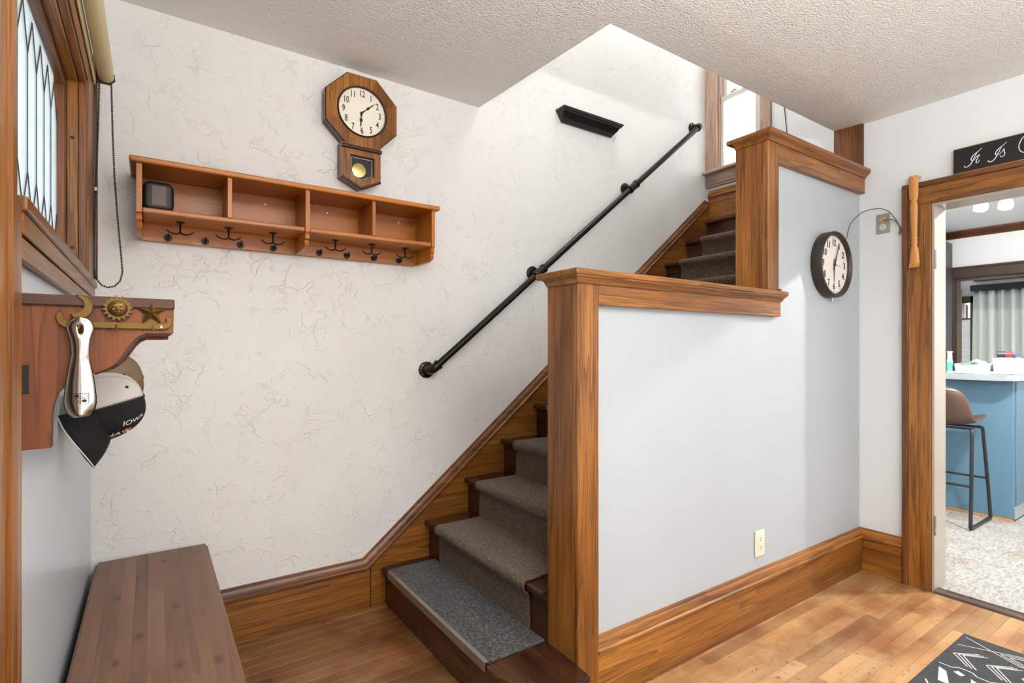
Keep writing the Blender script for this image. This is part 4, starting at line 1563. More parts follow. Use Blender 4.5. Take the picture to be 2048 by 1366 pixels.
for k in range(60):
    a = k * PI / 30
    r0 = 0.139 if k % 5 == 0 else 0.144
    p0 = (RX + r0 * math.cos(a), RZ + r0 * math.sin(a))
    p1 = (RX + 0.149 * math.cos(a), RZ + 0.149 * math.sin(a))
    add_tube(bm, [(p0[0], YH - 0.0375, p0[1]), (p1[0], YH - 0.0375, p1[1])], 0.0011 if k % 5 == 0 else 0.0006, 4)
adopt(finish('numerals', bm, M['ink'], None), dl)
hand(rc, RX, YH - 0.043, RZ, math.radians(22), 0.128, 0.005, M['ink'], 'minute_hand', 0.03)
hand(rc, RX, YH - 0.041, RZ, math.radians(181), 0.095, 0.006, M['greyhand'], 'hour_hand', 0.03)
hand(rc, RX, YH - 0.045, RZ, math.radians(98), 0.06, 0.0012, M['red'], 'second_hand', 0.02)
lathe('hub', [(0, 0.048), (0.005, 0.047), (0.006, 0.038)], (RX, YH, RZ), (0, -1, 0), M['ink'], rc, 16)
lathe('set_knob', [(0, 0.016), (0.005, 0.016), (0.005, 0.0)], (RX + 0.02, YH - 0.02, RZ - RR), (0, 0, -1), M['steel'], rc, 12)


def spline(pts, n=8):
    """Catmull-Rom through points"""
    P = [Vector(p) for p in pts]
    P = [P[0] * 2 - P[1]] + P + [P[-1] * 2 - P[-2]]
    out = []
    for i in range(1, len(P) - 2):
        for k in range(n):
            t = k / n
            a, b_, c, d = P[i - 1], P[i], P[i + 1], P[i + 2]
            out.append(0.5 * ((2 * b_) + (c - a) * t + (2 * a - 5 * b_ + 4 * c - d) * t * t + (3 * b_ - 3 * c + d - a) * t ** 3))
    out.append(P[-2])
    return out


tube('power_cord', spline([(3.165, YH - 0.012, 1.84), (3.178, YH - 0.03, 1.89), (3.22, 1.372, 1.975), (3.30, 1.345, 2.045), (3.368, 1.300, 2.066), (3.378, 1.255, 2.048), (3.382, 1.222, 2.005), (3.384, 1.193, 1.945), (3.386, 1.190, 1.915), (3.392, 1.202, 1.912), (3.390, 1.196, 1.94), (3.384, 1.205, 1.965), (3.376, 1.225, 1.990), (3.374, 1.255, 1.993), (3.378, 1.274, 2.001)]), 0.0026, M['cord'], rc, 8)
box('plug', 3.375, 3.402, 1.266, 1.296, 1.992, 2.016, M['tanplug'], rc, 0.005, 2)


def receptacle(parent, face, ctr, s=1.0, mat=None):
    """duplex socket face on a plate; face 'y' (facing -Y) or 'x' (facing -X)"""
    cx, cy, cz = ctr
    for dz in (0.0195, -0.0195):
        if face == 'x':
            lathe('socket', [(0, 0.003), (0.0155, 0.003), (0.0168, 0.0015), (0.0168, 0)], (cx, cy, cz + dz), (-1, 0, 0), mat, parent, 24)
            b = bmesh.new()
            for dy in (0.006, -0.006):
                add_box(b, cx - 0.0034, cx - 0.0028, cy + dy - 0.0011, cy + dy + 0.0011, cz + dz, cz + dz + 0.009)
            add_lathe(b, [(0, 0.0034), (0.0027, 0.0034), (0.0027, 0.0028)], (cx, cy, cz + dz - 0.007), (-1, 0, 0), 10)
            finish('slots', b, M['ink'], parent)
        else:
            b = bmesh.new()
            for dx in (0.006, -0.006):
                add_box(b, cx + dx - 0.0011, cx + dx + 0.0011, cy - 0.0005, cy + 0.0005, cz + dz, cz + dz + 0.008)
            add_lathe(b, [(0, 0.0005), (0.0027, 0.0005), (0.0027, -0.0005)], (cx, cy, cz + dz - 0.007), (0, -1, 0), 10)
            finish('slots', b, M['ink'], parent)


hs_ = thing('power_outlet', 'steel outlet plate with a plug high on the white wall', 'outlet', (XR, 1.283, 1.983))
box('plate', XR - 0.006, XR - 0.0002, 1.250, 1.317, 1.929, 2.039, M['alu'], hs_, 0.002)
receptacle(hs_, 'x', (XR - 0.006, 1.284, 1.984), mat=M['ivory'])
lo = thing('power_outlet', 'ivory outlet low on the pale blue stair wall', 'outlet', (2.37, YH, 0.365))
box('plate', 2.330, 2.406, YH - 0.007, YH - 0.0002, 0.302, 0.424, M['ivory'], lo, 0.003)
box('socket_block', 2.351, 2.385, YH - 0.0095, YH - 0.0065, 0.331, 0.397, M['ivory'], lo, 0.0008)
receptacle(lo, 'y', (2.368, YH - 0.0097, 0.364))
lathe('screw', [(0, 0.0008), (0.0028, 0.0006), (0.003, 0)], (2.368, YH - 0.007, 0.414), (0, -1, 0), M['ivory'], lo, 10)

# ------------------------------------------------------------------ back scratcher hung on the door casing
bs_ = thing('back_scratcher', 'carved light wooden back scratcher hanging on the door casing', 'back scratcher', (3.36, 1.12, 1.72))
bprof = [(2.204, 0.0185), (2.196, 0.0225), (2.17, 0.0222), (2.13, 0.0215), (2.09, 0.0205), (2.076, 0.016), (2.068, 0.0125), (2.055, 0.0165), (2.04, 0.0175), (2.00, 0.0168), (1.95, 0.0155), (1.90, 0.0138), (1.874, 0.0132), (1.868, 0.0165), (1.860, 0.0115), (1.846, 0.0165), (1.838, 0.0115), (1.825, 0.0135), (1.810, 0.0175), (1.79, 0.0195), (1.76, 0.0215), (1.735, 0.0225)]
bm = bmesh.new()
rows = []
SXX = CX - 0.014
for (zz, w_) in bprof:
    tk = 0.007
    yc = 1.128 - (2.204 - zz) * 0.012
    rows.append([bm.verts.new(p) for p in ((SXX, yc - w_, zz), (SXX - tk * 0.8, yc - w_ * 0.6, zz), (SXX - tk, yc, zz), (SXX - tk * 0.8, yc + w_ * 0.6, zz), (SXX, yc + w_, zz), (SXX + tk * 0.6, yc, zz))])
for a, c in zip(rows, rows[1:]):
    for k in range(6):
        bm.faces.new((a[k], a[(k + 1) % 6], c[(k + 1) % 6], c[k]))
bm.faces.new(rows[0])
bm.faces.new(list(reversed(rows[-1])))
finish('handle', bm, wood('z', 'beech'), bs_, True, 40)
for k in range(4):
    yy = 1.1225 - 0.0225 + 0.0055 + k * 0.0113
    prism('finger', [(SXX + 0.003, yy - 0.0048, 1.738), (SXX - 0.006, yy - 0.0048, 1.738), (SXX - 0.009, yy - 0.0048, 1.722), (SXX - 0.022, yy - 0.0048, 1.714), (SXX - 0.022, yy - 0.0048, 1.711), (SXX - 0.004, yy - 0.0048, 1.716)], (0, 0.0096, 0), wood('z', 'beech'), bs_, True)
tube('peg', [(CX + 0.01, 1.110, 2.196), (SXX - 0.004, 1.106, 2.190)], 0.008, wood('z', 'beech'), bs_, 10)
lathe('pin', [(0, 0.0015), (0.002, 0.0012), (0.0022, 0)], (SXX - 0.0068, 1.129, 2.185), (-1, 0, 0), M['ink'], bs_, 8)

# ------------------------------------------------------------------ painted sign on the door head
sg = thing('wall_sign', 'black wooden sign with white script standing on the door casing', 'sign', (3.385, 0.6, 2.166))
SGX = CX - 0.008
box('board', SGX, SGX + 0.018, 0.16, 0.959, 2.1655, 2.290, M['black'], sg, 0.003, 2)
bm = bmesh.new()
for pts in ([(0.16, 2.1655), (0.959, 2.1655), (0.959, 2.290), (0.16, 2.290)],):
    q = [(SGX + 0.0012, a, c) for a, c in pts]
    add_tube(bm, [q[0], q[1], q[2], q[3]], 0.0016, 6, closed=True)
finish('worn_edge', bm, wood('y', 'beech'), sg, True)
bm = bmesh.new()


def script(strokes, ox, oz, s):
    for st_ in strokes:
        pts = [(SGX - 0.0006, ox - p[0] * s, oz + p[1] * s) for p in st_]
        n = 8
        sp = spline(pts, n)
        m_ = len(sp)
        r = [0.0009 + 0.0011 * math.sin(PI * (i / (m_ - 1))) for i in range(m_)]
        add_tube(bm, sp, r, 6)


LI = [[(0.02, 0.18), (-0.03, 0.10), (0.04, 0.02), (0.20, 0.03), (0.38, 0.20), (0.55, 0.55), (0.70, 0.88), (0.76, 1.0)],
      [(0.62, 0.42), (0.42, 0.42), (0.40, 0.60), (0.55, 0.82), (0.80, 1.0), (1.02, 1.20)]]
LT = [[(0.86, 0.78), (0.78, 0.55), (0.68, 0.28), (0.70, 0.18), (0.80, 0.20), (0.90, 0.36)], [(0.58, 0.46), (0.70, 0.62), (0.78, 0.66), (0.92, 0.62)]]
LS = [[(0.62, 0.44), (0.76, 0.58), (0.86, 0.74), (0.86, 0.60), (0.90, 0.38), (0.82, 0.22), (0.66, 0.22), (0.68, 0.34)]]
LW = [[(0.18, 0.62), (0.26, 0.72), (0.36, 0.62), (0.24, 0.22), (0.10, 0.12), (-0.06, 0.30), (-0.10, 0.62), (0.04, 1.0), (0.26, 1.16), (0.46, 1.12), (0.52, 0.9), (0.40, 0.4), (0.28, 0.0)],
      [(0.28, 0.0), (0.55, 0.45), (0.80, 1.0), (0.72, 0.5), (0.66, 0.0), (0.95, 0.5), (1.18, 1.1)]]
script(LI + LT, 0.914, 2.188, 0.066)
script(LI + LS, 0.822, 2.188, 0.066)
script(LW, 0.705, 2.190, 0.074)
finish('script', bm, M['paper'], sg, True)

# ------------------------------------------------------------------ pipe handrail
hr2 = thing('handrail', 'black iron pipe handrail fixed to the papered wall with flanges', 'handrail', (1.2, YB, 1.1))
A = Vector((1.205, 2.500, 1.168))
B = Vector((3.430, 2.500, 2.968))
D = (B - A).normalized()
tube('pipe', [A + D * 0.03, B - D * 0.02], 0.0185, M['blackiron'], hr2, 20)


def flange(c, name='flange'):
    f = lathe(name, [(0.0, 0.009), (0.022, 0.009), (0.024, 0.018), (0.021, 0.020), (0.0, 0.020)][:0] + [(0.0435, 0.0), (0.0435, 0.007), (0.040, 0.010), (0.028, 0.012), (0.026, 0.022), (0.0, 0.022)], (c.x, YB - 0.0005, c.z), (0, -1, 0), M['blackiron'], hr2, 32)
    for k in range(4):
        a = PI / 4 + k * PI / 2
        adopt(lathe('bolt', [(0, 0.0125), (0.004, 0.012), (0.005, 0.009)], (c.x + 0.034 * math.cos(a), YB, c.z + 0.034 * math.sin(a)), (0, -1, 0), M['steel'], None, 10), f)
    return f


for c, kind in ((A, 'elbow'), (Vector((1.905, 2.5, A.z + (1.905 - A.x) / D.x * D.z)), 'tee'), (Vector((2.700, 2.5, A.z + (2.700 - A.x) / D.x * D.z)), 'tee'), (B, 'elbow')):
    flange(c)
    if kind == 'tee':
        tube('stub', [(c.x, YB - 0.02, c.z), (c.x, 2.505, c.z)], 0.017, M['blackiron'], hr2, 16)
        b = bmesh.new()
        add_tube(b, [c - D * 0.043, c + D * 0.043], 0.0245, 20)
        for s in (-1, 1):
            add_tube(b, [c + D * (s * 0.043), c + D * (s * 0.033)], 0.0275, 20)
        finish('tee', b, M['blackiron'], hr2, True, 40)
    else:
        s = 1 if c is A else -1
        b = bmesh.new()
        pts = [Vector((c.x, YB - 0.02, c.z))]
        for k in range(9):
            t = k / 8 * PI / 2
            ctr = Vector((c.x, 2.500 + 0.03, c.z)) + D * (0.03 * s)
            pts.append(ctr + Vector((0, -1, 0)) * (0.03 * math.sin(t)) - D * (s * 0.03 * math.cos(t)))
        pts.append(c + D * (0.045 * s))
        add_tube(b, pts, 0.0235, 20)
        add_tube(b, [c + D * (0.038 * s), c + D * (0.048 * s)], 0.0268, 20)
        finish('elbow', b, M['blackiron'], hr2, True, 40)

# ------------------------------------------------------------------ small black crown shelf
SHZ = 2.700
pr = [(0, 0.0), (0.016, 0.0), (0.020, 0.010), (0.030, 0.014), (0.032, 0.020), (0.042, 0.026), (0.055, 0.040), (0.064, 0.050), (0.072, 0.052), (0.076, 0.060), (0.084, 0.062), (0.085, 0.072), (0, 0.072)]
bm = bmesh.new()
xm0, xm1 = 2.085, 2.600
rings = []
for (o_, h) in pr:
    k = o_ * 0.62
    rings.append([bm.verts.new(p) for p in ((xm0 + 0.0 - k + 0.053, YB - 0.0005, SHZ + h), (xm0 - k + 0.053, YB - 0.0005 - o_, SHZ + h), (xm1 + k - 0.053, YB - 0.0005 - o_, SHZ + h), (xm1 + k - 0.053, YB - 0.0005, SHZ + h))])
for i in range(len(rings)):
    a, c = rings[i], rings[(i + 1) % len(rings)]
    for k in range(3):
        try:
            bm.faces.new((a[k], a[k + 1], c[k + 1], c[k]))
        except ValueError:
            pass
bmesh.ops.remove_doubles(bm, verts=bm.verts, dist=0.00005)
tag(finish('wall_shelf', bm, M['black'], None, True, 25), 'small black crown moulding shelf high above the handrail', 'shelf')

# ------------------------------------------------------------------ rug
rg = thing('area_rug', 'charcoal rug with cream geometric lines on the wooden floor', 'rug', (2.4, 0.3, 0))
RGX, RGY = 2.996, 0.815
box('pile', 1.5, RGX, -0.9, RGY, 0.0005, 0.009, M['rug'], rg, 0.003)
bm = bmesh.new()


def ruline(p, q, w=0.004):
    p, q = Vector(p), Vector(q)
    d = (q - p).normalized()
    n = Vector((-d.y, d.x)) * w / 2
    z = 0.0096
    vs = [bm.verts.new((v.x, v.y, z)) for v in (p - n, p + n, q + n, q - n)]
    bm.faces.new(vs)


def rpoly(pts):
    bm.faces.new([bm.verts.new((a, c, 0.0096)) for a, c in pts])


# chain of crossing lines and nested diamonds next to the short edge
per = 0.20
y0 = RGY - 0.016
for k in range(8):
    ya, yb = y0 - k * per, y0 - (k + 1) * per
    ruline((2.962, ya), (2.860, yb))
    ruline((2.860, ya), (2.962, yb))
    ym = (ya + yb) / 2
    for s in (0.36, 0.22):
        yc = yb
        ruline((2.911, yc + s * per), (2.911 - s * 0.105, yc))
        ruline((2.911 - s * 0.105, yc), (2.911, yc - s * per))
        ruline((2.911, yc - s * per), (2.911 + s * 0.105, yc))
        ruline((2.911 + s * 0.105, yc), (2.911, yc + s * per))
# arrow chevrons
for k in range(12):
    yc = RGY - 0.03 - k * 0.105
    for j in range(3):
        o_ = j * 0.014
        ruline((2.765 + o_ * 0.4, yc - o_), (2.835, yc - 0.065 - o_), 0.0045)
        ruline((2.765 + o_ * 0.4, yc - o_), (2.690, yc - 0.065 - o_), 0.0045)
# meander
for k in range(20):
    ya = RGY - 0.02 - k * 0.06
    xa, xb = (2.655, 2.635) if k % 2 else (2.635, 2.655)
    ruline((xa, ya), (xa, ya - 0.04), 0.005)
    ruline((xa, ya - 0.04), (xb, ya - 0.06), 0.005)
# triangles and small squares
for k in range(12):
    ya = RGY - 0.03 - k * 0.10
    rpoly([(2.60, ya), (2.49, ya - 0.03), (2.49, ya - 0.065), (2.585, ya - 0.028)])
    rpoly([(2.605, ya - 0.045), (2.625, ya - 0.055), (2.610, ya - 0.080), (2.59, ya - 0.07)])
    ruline((2.46, ya), (2.38, ya - 0.05), 0.006)
    ruline((2.38, ya - 0.05), (2.46, ya - 0.10), 0.006)
for k in range(8):
    ya = RGY - 0.02 - k * per
    for dx in (0, -0.05):
        ruline((2.34 + dx, ya), (2.26 + dx, ya - per / 2))
        ruline((2.26 + dx, ya - per / 2), (2.34 + dx, ya - per))
pat = finish('woven_lines', bm, M['rugwhite'], rg)

# ------------------------------------------------------------------ kitchen beyond the doorway
bm = bmesh.new()
add_box(bm, XR + 0.13, 9.7, -1.6, 1.42, 2.60, 2.7)
add_box(bm, XW + 0.12, 9.7, 1.42, 2.9, 2.60, 2.7)
struct(finish('ceiling', bm, M['whitewall']), 'white ceiling of the room through the doorway')
struct(box('wall_kitchen_left', XW + 0.121, 9.7, 2.60, 2.72, 0, 2.6, M['whitewall']))
wall_with_hole('wall_kitchen_rear', 'y', -1.6, -1.48, XR + 0.13, 9.7, 0, 2.6, (4.4, 6.6, 0.8, 2.2), M['whitewall'])
wall_with_hole('wall_kitchen_far', 'x', 7.5, 7.62, -1.5, 2.6, 0, 2.6, (0.0, 2.12, 0.0, 2.075), M['whitewall'], 'white wall with the wide cased opening beyond the island')
KT = sroot('trim_8', (7.5, 1.0, 2.07), 'dark oak casing of the wide opening beyond the island')
box('head_casing', 7.47, 7.5, -0.1, 2.17, 2.072, 2.195, wood('y', 'walnut'), KT, 0.003)
box('head_band', 7.455, 7.5, -0.12, 2.175, 2.175, 2.197, wood('y', 'walnut'), KT, 0.003)
box('side_casing', 7.47, 7.5, 2.118, 2.17, 0, 2.072, wood('z', 'walnut'), KT, 0.003)
box('side_jamb', 7.5, 7.63, 2.10, 2.1195, 0, 2.05, wood('z', 'walnut'), KT)
box('head_jamb', 7.5, 7.63, 0.0, 2.118, 2.05, 2.075, wood('y', 'walnut'), KT)
CR = sroot('trim_9', (7.5, 1.0, 2.55), 'brown crown moulding at the far ceiling')
sweep('crown_moulding', [(7.5, -1.4, 2.52), (7.5, 2.6, 2.52)], [(0, 0), (0.012, 0), (0.016, 0.012), (0.05, 0.05), (0.062, 0.062), (0.062, 0.079), (0, 0.079)], (-1, 0, 0), UPZ, wood('y', 'oakred'), CR)

# far room
struct(wall_with_hole('wall_dining_far', 'x', 9.5, 9.62, -1.5, 2.6, 0, 2.6, (2.50, 2.58, 0.9, 1.95), M['whitewall']))
w3 = sroot('window_3', (9.45, 2.55, 0.9), 'narrow far window with a white cellular blind')
box('casing', 9.46, 9.5, 2.46, 2.50, 0.8, 2.02, wood('z', 'walnut'), w3, 0.003)
box('head_casing', 9.46, 9.5, 2.46, 2.60, 1.93, 2.02, wood('y', 'walnut'), w3, 0.003)
box('sash_rail', 9.47, 9.5, 2.50, 2.60, 1.695, 1.715, wood('y', 'walnut'), w3)
box('sash_stile', 9.475, 9.5, 2.535, 2.55, 1.715, 1.90, wood('z', 'oak'), w3)
box('pane', 9.53, 9.535, 2.50, 2.60, 0.9, 1.95, M['clearglass'], w3)
for k in range(34):
    z = 0.90 + k * 0.0234
    prism('slat', [(9.480, 2.502, z), (9.472, 2.502, z + 0.0117), (9.480, 2.502, z + 0.0232), (9.484, 2.502, z + 0.0117)], (0, 0.096, 0), M['blindwhite'], w3)
struct(box('trim_10', 9.44, 9.5, -1.4, 2.46, 2.22, 2.26, wood('y', 'walnut')), 'dark picture rail on the far wall above the curtain')
tag(box('valance_board', 9.30, 9.49, 0.2, 2.46, 2.075, 2.155, M['black'], None, 0.004), 'black curtain pelmet above the pale curtain', 'pelmet')
bm = bmesh.new()
prev = None
for i in range(121):
    yy = 2.452 - i * 0.0165
    ph = i * 0.95
    xx = 9.39 + 0.030 * math.sin(ph) + 0.012 * math.sin(ph * 2.3 + 1)
    cur = [bm.verts.new((xx + 0.012 * math.sin(ph * 0.5) * (2.07 - z) / 2, yy - 0.0 if i else yy + 0.015 * (2.07 - z), z)) for z in (0.05, 0.7, 1.4, 2.0, 2.074)]
    if prev:
        for k in range(4):
            bm.faces.new((prev[k], prev[k + 1], cur[k + 1], cur[k]))
    prev = cur
cu = tag(finish('curtain', bm, M['curtain'], None, True), 'pale grey-green floor length curtain in the far room', 'curtain')
sdm = cu.modifiers.new('cloth', 'SOLIDIFY')
sdm.thickness = 0.003

# open door leaf seen edge on, beside the far opening
dl_ = thing('open_door', 'light brown door edge standing open in the far opening', 'door', (8.25, 2.3, 0))
box('leaf', 8.23, 8.27, 2.265, 2.305, 0.0, 2.02, wood('z', 'oakred'), dl_, 0.002)
box('latch', 8.2285, 8.231, 2.275, 2.295, 1.62, 1.70, M['lead'], dl_)
tk = thing('kitchen_cabinet', 'tall dark grey kitchen hutch beside the far opening', 'cabinet', (7.3, 2.4, 0))
box('body', 7.16, 7.468, 2.13, 2.599, 0.0, 2.47, M['cabinet'], tk, 0.003)
box('glass_door', 7.146, 7.16, 2.165, 2.57, 2.14, 2.43, M['cabinet'], tk, 0.003)
box('glass_pane', 7.143, 7.147, 2.195, 2.54, 2.17, 2.40, wood('z', 'stair'), tk)
dr_ = box('door', 7.146, 7.16, 2.165, 2.57, 1.42, 2.11, M['cabinet'], tk, 0.003)
for k in range(4):
    box('groove_board', 7.141, 7.147, 2.175 + k * 0.098, 2.265 + k * 0.098, 1.45, 2.08, M['cabinet'], dr_, 0.002)
adopt(tube('handle', [(7.141, 2.21, 1.90), (7.112, 2.21, 1.885), (7.106, 2.21, 1.82), (7.112, 2.21, 1.755), (7.141, 2.21, 1.74)], 0.006, M['chrome'], None, 8), dr_)
box('back_board', 7.150, 7.16, 2.165, 2.57, 0.95, 1.38, wood('z', 'stair'), tk)

# island and countertop
isl = thing('kitchen_island', 'slate blue painted kitchen island behind the bar stool', 'island', (5.6, 1.8, 0))
box('body', 5.28, 5.88, 1.147, 2.45, 0.012, 1.04, M['island'], isl, 0.002)
box('toe_strip', 5.272, 5.28, 1.14, 2.45, 0.0, 0.012, wood('y', 'beech'), isl)
box('side_panel', 5.34, 5.86, 1.139, 1.147, 0.10, 1.03, M['island'], isl, 0.001)
box('kick_plate', 5.30, 5.86, 1.136, 1.147, 0.012, 0.10, M['counter'], isl, 0.001)
bm = bmesh.new()
cx0, cx1, cy0, cy1, rr = 5.18, 5.98, 1.10, 2.50, 0.07
pts = [(cx1, cy1), (cx0, cy1)]
for k in range(9):
    a = PI + k * PI / 16
    pts.append((cx0 + rr + rr * math.cos(a), cy0 + rr + rr * math.sin(a)))
pts.append((cx1, cy0))
add_prism(bm, [(a, c, 1.042) for a, c in pts], (0, 0, 0.046))
bmesh.ops.bevel(bm, geom=[e for e in bm.edges if abs(e.verts[0].co.z - e.verts[1].co.z) < 1e-6], offset=0.004, segments=2, affect='EDGES')
tag(finish('countertop', bm, M['counter'], None), 'grey bar countertop with rounded corner on the blue island', 'countertop')
CT = 1.0885

# bar stool
bst = thing('bar_stool', 'brown leather bucket bar stool with dark tube legs', 'stool', (5.0, 1.47, 0))
SY0, SY1 = 1.262, 1.678
for yy, s in ((SY0, 1), (SY1, -1)):
    tube('leg_frame', spline([(4.90, yy + s * 0.02, 0.700), (4.85, yy + s * 0.010, 0.690), (4.835, yy + s * 0.006, 0.60), (4.80, yy, 0.30), (4.77, yy - s * 0.004, 0.05), (4.775, yy - s * 0.004, 0.013), (4.82, yy - s * 0.004, 0.012), (5.14, yy - s * 0.004, 0.012), (5.205, yy - s * 0.004, 0.016), (5.205, yy - s * 0.004, 0.06), (5.16, yy, 0.30), (5.105, yy + s * 0.008, 0.60), (5.09, yy + s * 0.012, 0.69), (5.04, yy + s * 0.02, 0.705)], 5), 0.0115, M['stoolmetal'], bst, 10)
tube('foot_rail', [(4.803, SY0, 0.30), (4.803, SY1, 0.30)], 0.0085, M['stoolmetal'], bst, 10)
tube('foot_rail', [(5.157, SY0, 0.315), (5.157, SY1, 0.315)], 0.0085, M['stoolmetal'], bst, 10)
tube('seat_rail', [(4.90, SY0 + 0.02, 0.700), (4.90, SY1 - 0.02, 0.700)], 0.0085, M['stoolmetal'], bst, 8)
tube('seat_rail', [(5.04, SY0 + 0.02, 0.704), (5.04, SY1 - 0.02, 0.704)], 0.0085, M['stoolmetal'], bst, 8)
bm = bmesh.new()
prof = [(5.215, 0.738, 0.185), (5.19, 0.752, 0.205), (5.12, 0.742, 0.212), (5.02, 0.722, 0.214), (4.93, 0.714, 0.213), (4.87, 0.722, 0.212), (4.835, 0.755, 0.208), (4.815, 0.81, 0.200), (4.80, 0.87, 0.190), (4.785, 0.93, 0.176), (4.775, 0.975, 0.150), (4.770, 0.997, 0.105), (4.769, 1.004, 0.05)]
rows = []
YC = 1.47
for i, (px, pz, hw_) in enumerate(prof):
    back = max(0.0, min(1.0, (pz - 0.74) / 0.15)) if i >= 6 else 0
    r_ = []
    for k in range(17):
        t = -1 + 2 * k / 16
        wrap = abs(t) ** 2.5
        r_.append(bm.verts.new((px + wrap * (0.055 * back + (0.02 if 5 <= i <= 7 else 0)), YC + t * hw_, pz + wrap * (0.030 if i < 6 else 0.03 * (1 - back)))))
    rows.append(r_)
for a, c in zip(rows, rows[1:]):
    for k in range(16):
        bm.faces.new((a[k], a[k + 1], c[k + 1], c[k]))
sl = finish('seat_shell', bm, M['leather'], bst, True)
smd = sl.modifiers.new('padding', 'SOLIDIFY')
smd.thickness = 0.018
smd.offset = 1
ssd = sl.modifiers.new('soft', 'SUBSURF')
ssd.levels = ssd.render_levels = 1
edge_pts = [(4.775 + 0.0, YC + t * 0.205, 0.0) for t in ()]

# things on the counter
bt = thing('soap_bottle', 'small pump bottle with teal label on the counter', 'bottle', (5.45, 1.572, CT))
lathe('body', [(0, 0), (0.019, 0), (0.020, 0.004), (0.020, 0.088), (0.017, 0.100), (0.016, 0.104), (0, 0.104)], (5.45, 1.572, CT), (0, 0, 1), M['paper'], bt, 20)
lathe('label', [(0.0204, 0.012), (0.0204, 0.086)], (5.45, 1.572, CT), (0, 0, 1), M['teal'], bt, 20)
lathe('pump_cap', [(0.0165, 0.104), (0.0165, 0.108), (0.0145, 0.150), (0.0145, 0.162), (0.020, 0.164), (0.020, 0.170), (0, 0.172)], (5.45, 1.572, CT), (0, 0, 1), M['paper'], bt, 20)
b2 = thing('spray_bottle', 'white spray bottle partly hidden behind the door jamb', 'bottle', (5.44, 1.640, CT))
lathe('body', [(0, 0), (0.022, 0), (0.024, 0.01), (0.022, 0.07), (0.014, 0.10), (0.010, 0.12), (0, 0.12)], (5.44, 1.640, CT), (0, 0, 1), M['paper'], b2, 16)
lathe('cap', [(0.010, 0.12), (0.011, 0.145), (0, 0.15)], (5.44, 1.640, CT), (0, 0, 1), M['greenp'], b2, 16)


def bin_box(name, label, x0, x1, y0, y1, h, tp=0.008):
    t = thing(name, label, 'storage bin', ((x0 + x1) / 2, (y0 + y1) / 2, CT))
    b = bmesh.new()
    lo_ = [(x0 + tp, y0 + tp), (x1 - tp, y0 + tp), (x1 - tp, y1 - tp), (x0 + tp, y1 - tp)]
    hi = [(x0, y0), (x1, y0), (x1, y1), (x0, y1)]
    vl = [b.verts.new((a, c, CT + 0.0005)) for a, c in lo_]
    vh = [b.verts.new((a, c, CT + h)) for a, c in hi]
    b.faces.new(vl)
    for k in range(4):
        b.faces.new((vl[k], vl[(k + 1) % 4], vh[(k + 1) % 4], vh[k]))
    o = finish('tub', b, M['bin'], t)
    s = o.modifiers.new('wall', 'SOLIDIFY')
    s.thickness = 0.002
    b = bmesh.new()
    add_tube(b, [(a, c, CT + h) for a, c in hi], 0.003, 6, closed=True)
    finish('rim', b, M['bin'], t, True)
    return t


bin_box('storage_bin', 'low clear plastic bin of papers on the counter', 5.42, 5.72, 1.312, 1.535, 0.070)
bin_box('storage_bin', 'taller white plastic bin beside the low one', 5.43, 5.75, 1.135, 1.300, 0.118)
bin_box('storage_bin', 'clear plastic bin at the counter corner', 5.45, 5.70, 1.112, 1.131, 0.10, 0.002) if False else None


def sheet(name, label, pts, mat, cat='paper', group=None):
    b = bmesh.new()
    add_prism(b, pts, (0, 0, 0.0015))
    return tag(finish(name, b, mat), label, cat, group)


def crumple(name, label, x0, x1, y0, y1, z, amp, mat, cat, seed, n=14):
    rnd = random.Random(seed)
    b = bmesh.new()
    ph = [rnd.uniform(0, 6) for _ in range(6)]
    g = []
    for i in range(n + 1):
        r_ = []
        for k in range(n + 1):
            u, v = i / n, k / n
            e = min(1, 4 * min(u, 1 - u, v, 1 - v) + 0.12)
            h = (0.5 + 0.25 * math.sin(5 * u + ph[0]) + 0.25 * math.sin(9 * v + 4 * u + ph[1]) + 0.15 * math.sin(14 * u - 6 * v + ph[2])) * amp * e
            r_.append(b.verts.new((x0 + (x1 - x0) * u + 0.006 * math.sin(7 * v + ph[3]), y0 + (y1 - y0) * v + 0.006 * math.sin(8 * u + ph[4]), z + max(0.0015, h))))
        g.append(r_)
    for a, c in zip(g, g[1:]):
        for k in range(n):
            b.faces.new((a[k], a[k + 1], c[k + 1], c[k]))
    o = finish(name, b, mat, None, True)
    s = o.modifiers.new('thickness', 'SOLIDIFY')
    s.thickness = 0.001
    return tag(o, label, cat)


crumple('newspaper', 'crumpled printed newspaper lying in the low clear bin', 5.435, 5.70, 1.325, 1.52, CT + 0.05, 0.062, M['paper'], 'paper', 3)
pc = crumple('printed_bag', 'green printed packet in the low clear bin', 5.40, 5.46, 1.39, 1.50, CT + 0.075, 0.02, M['greenp'], 'packet', 5, 8)
crumple('dish_towel', 'folded white dish towel at the front of the counter', 5.24, 5.40, 1.105, 1.505, CT + 0.0005, 0.030, M['paper'], 'towel', 8, 18)
rp = thing('spray_can', 'red and dark rounded can lying in the taller bin', 'can', (5.55, 1.235, CT + 0.12))
tube('body', [(5.53, 1.285, CT + 0.146), (5.56, 1.205, CT + 0.150)], 0.020, M['redp'], rp, 16)
tube('cap', [(5.525, 1.295, CT + 0.148), (5.54, 1.250, CT + 0.149)], 0.0235, M['cabinet'], rp, 16)
bp = thing('cleaner_bottle', 'blue capped white bottle in the taller bin', 'bottle', (5.56, 1.175, CT + 0.1))
lathe('body', [(0, 0), (0.022, 0), (0.022, 0.03), (0.012, 0.042), (0, 0.042)], (5.56, 1.178, CT + 0.085), (0.0, 0.3, 1), M['paper'], bp, 16)
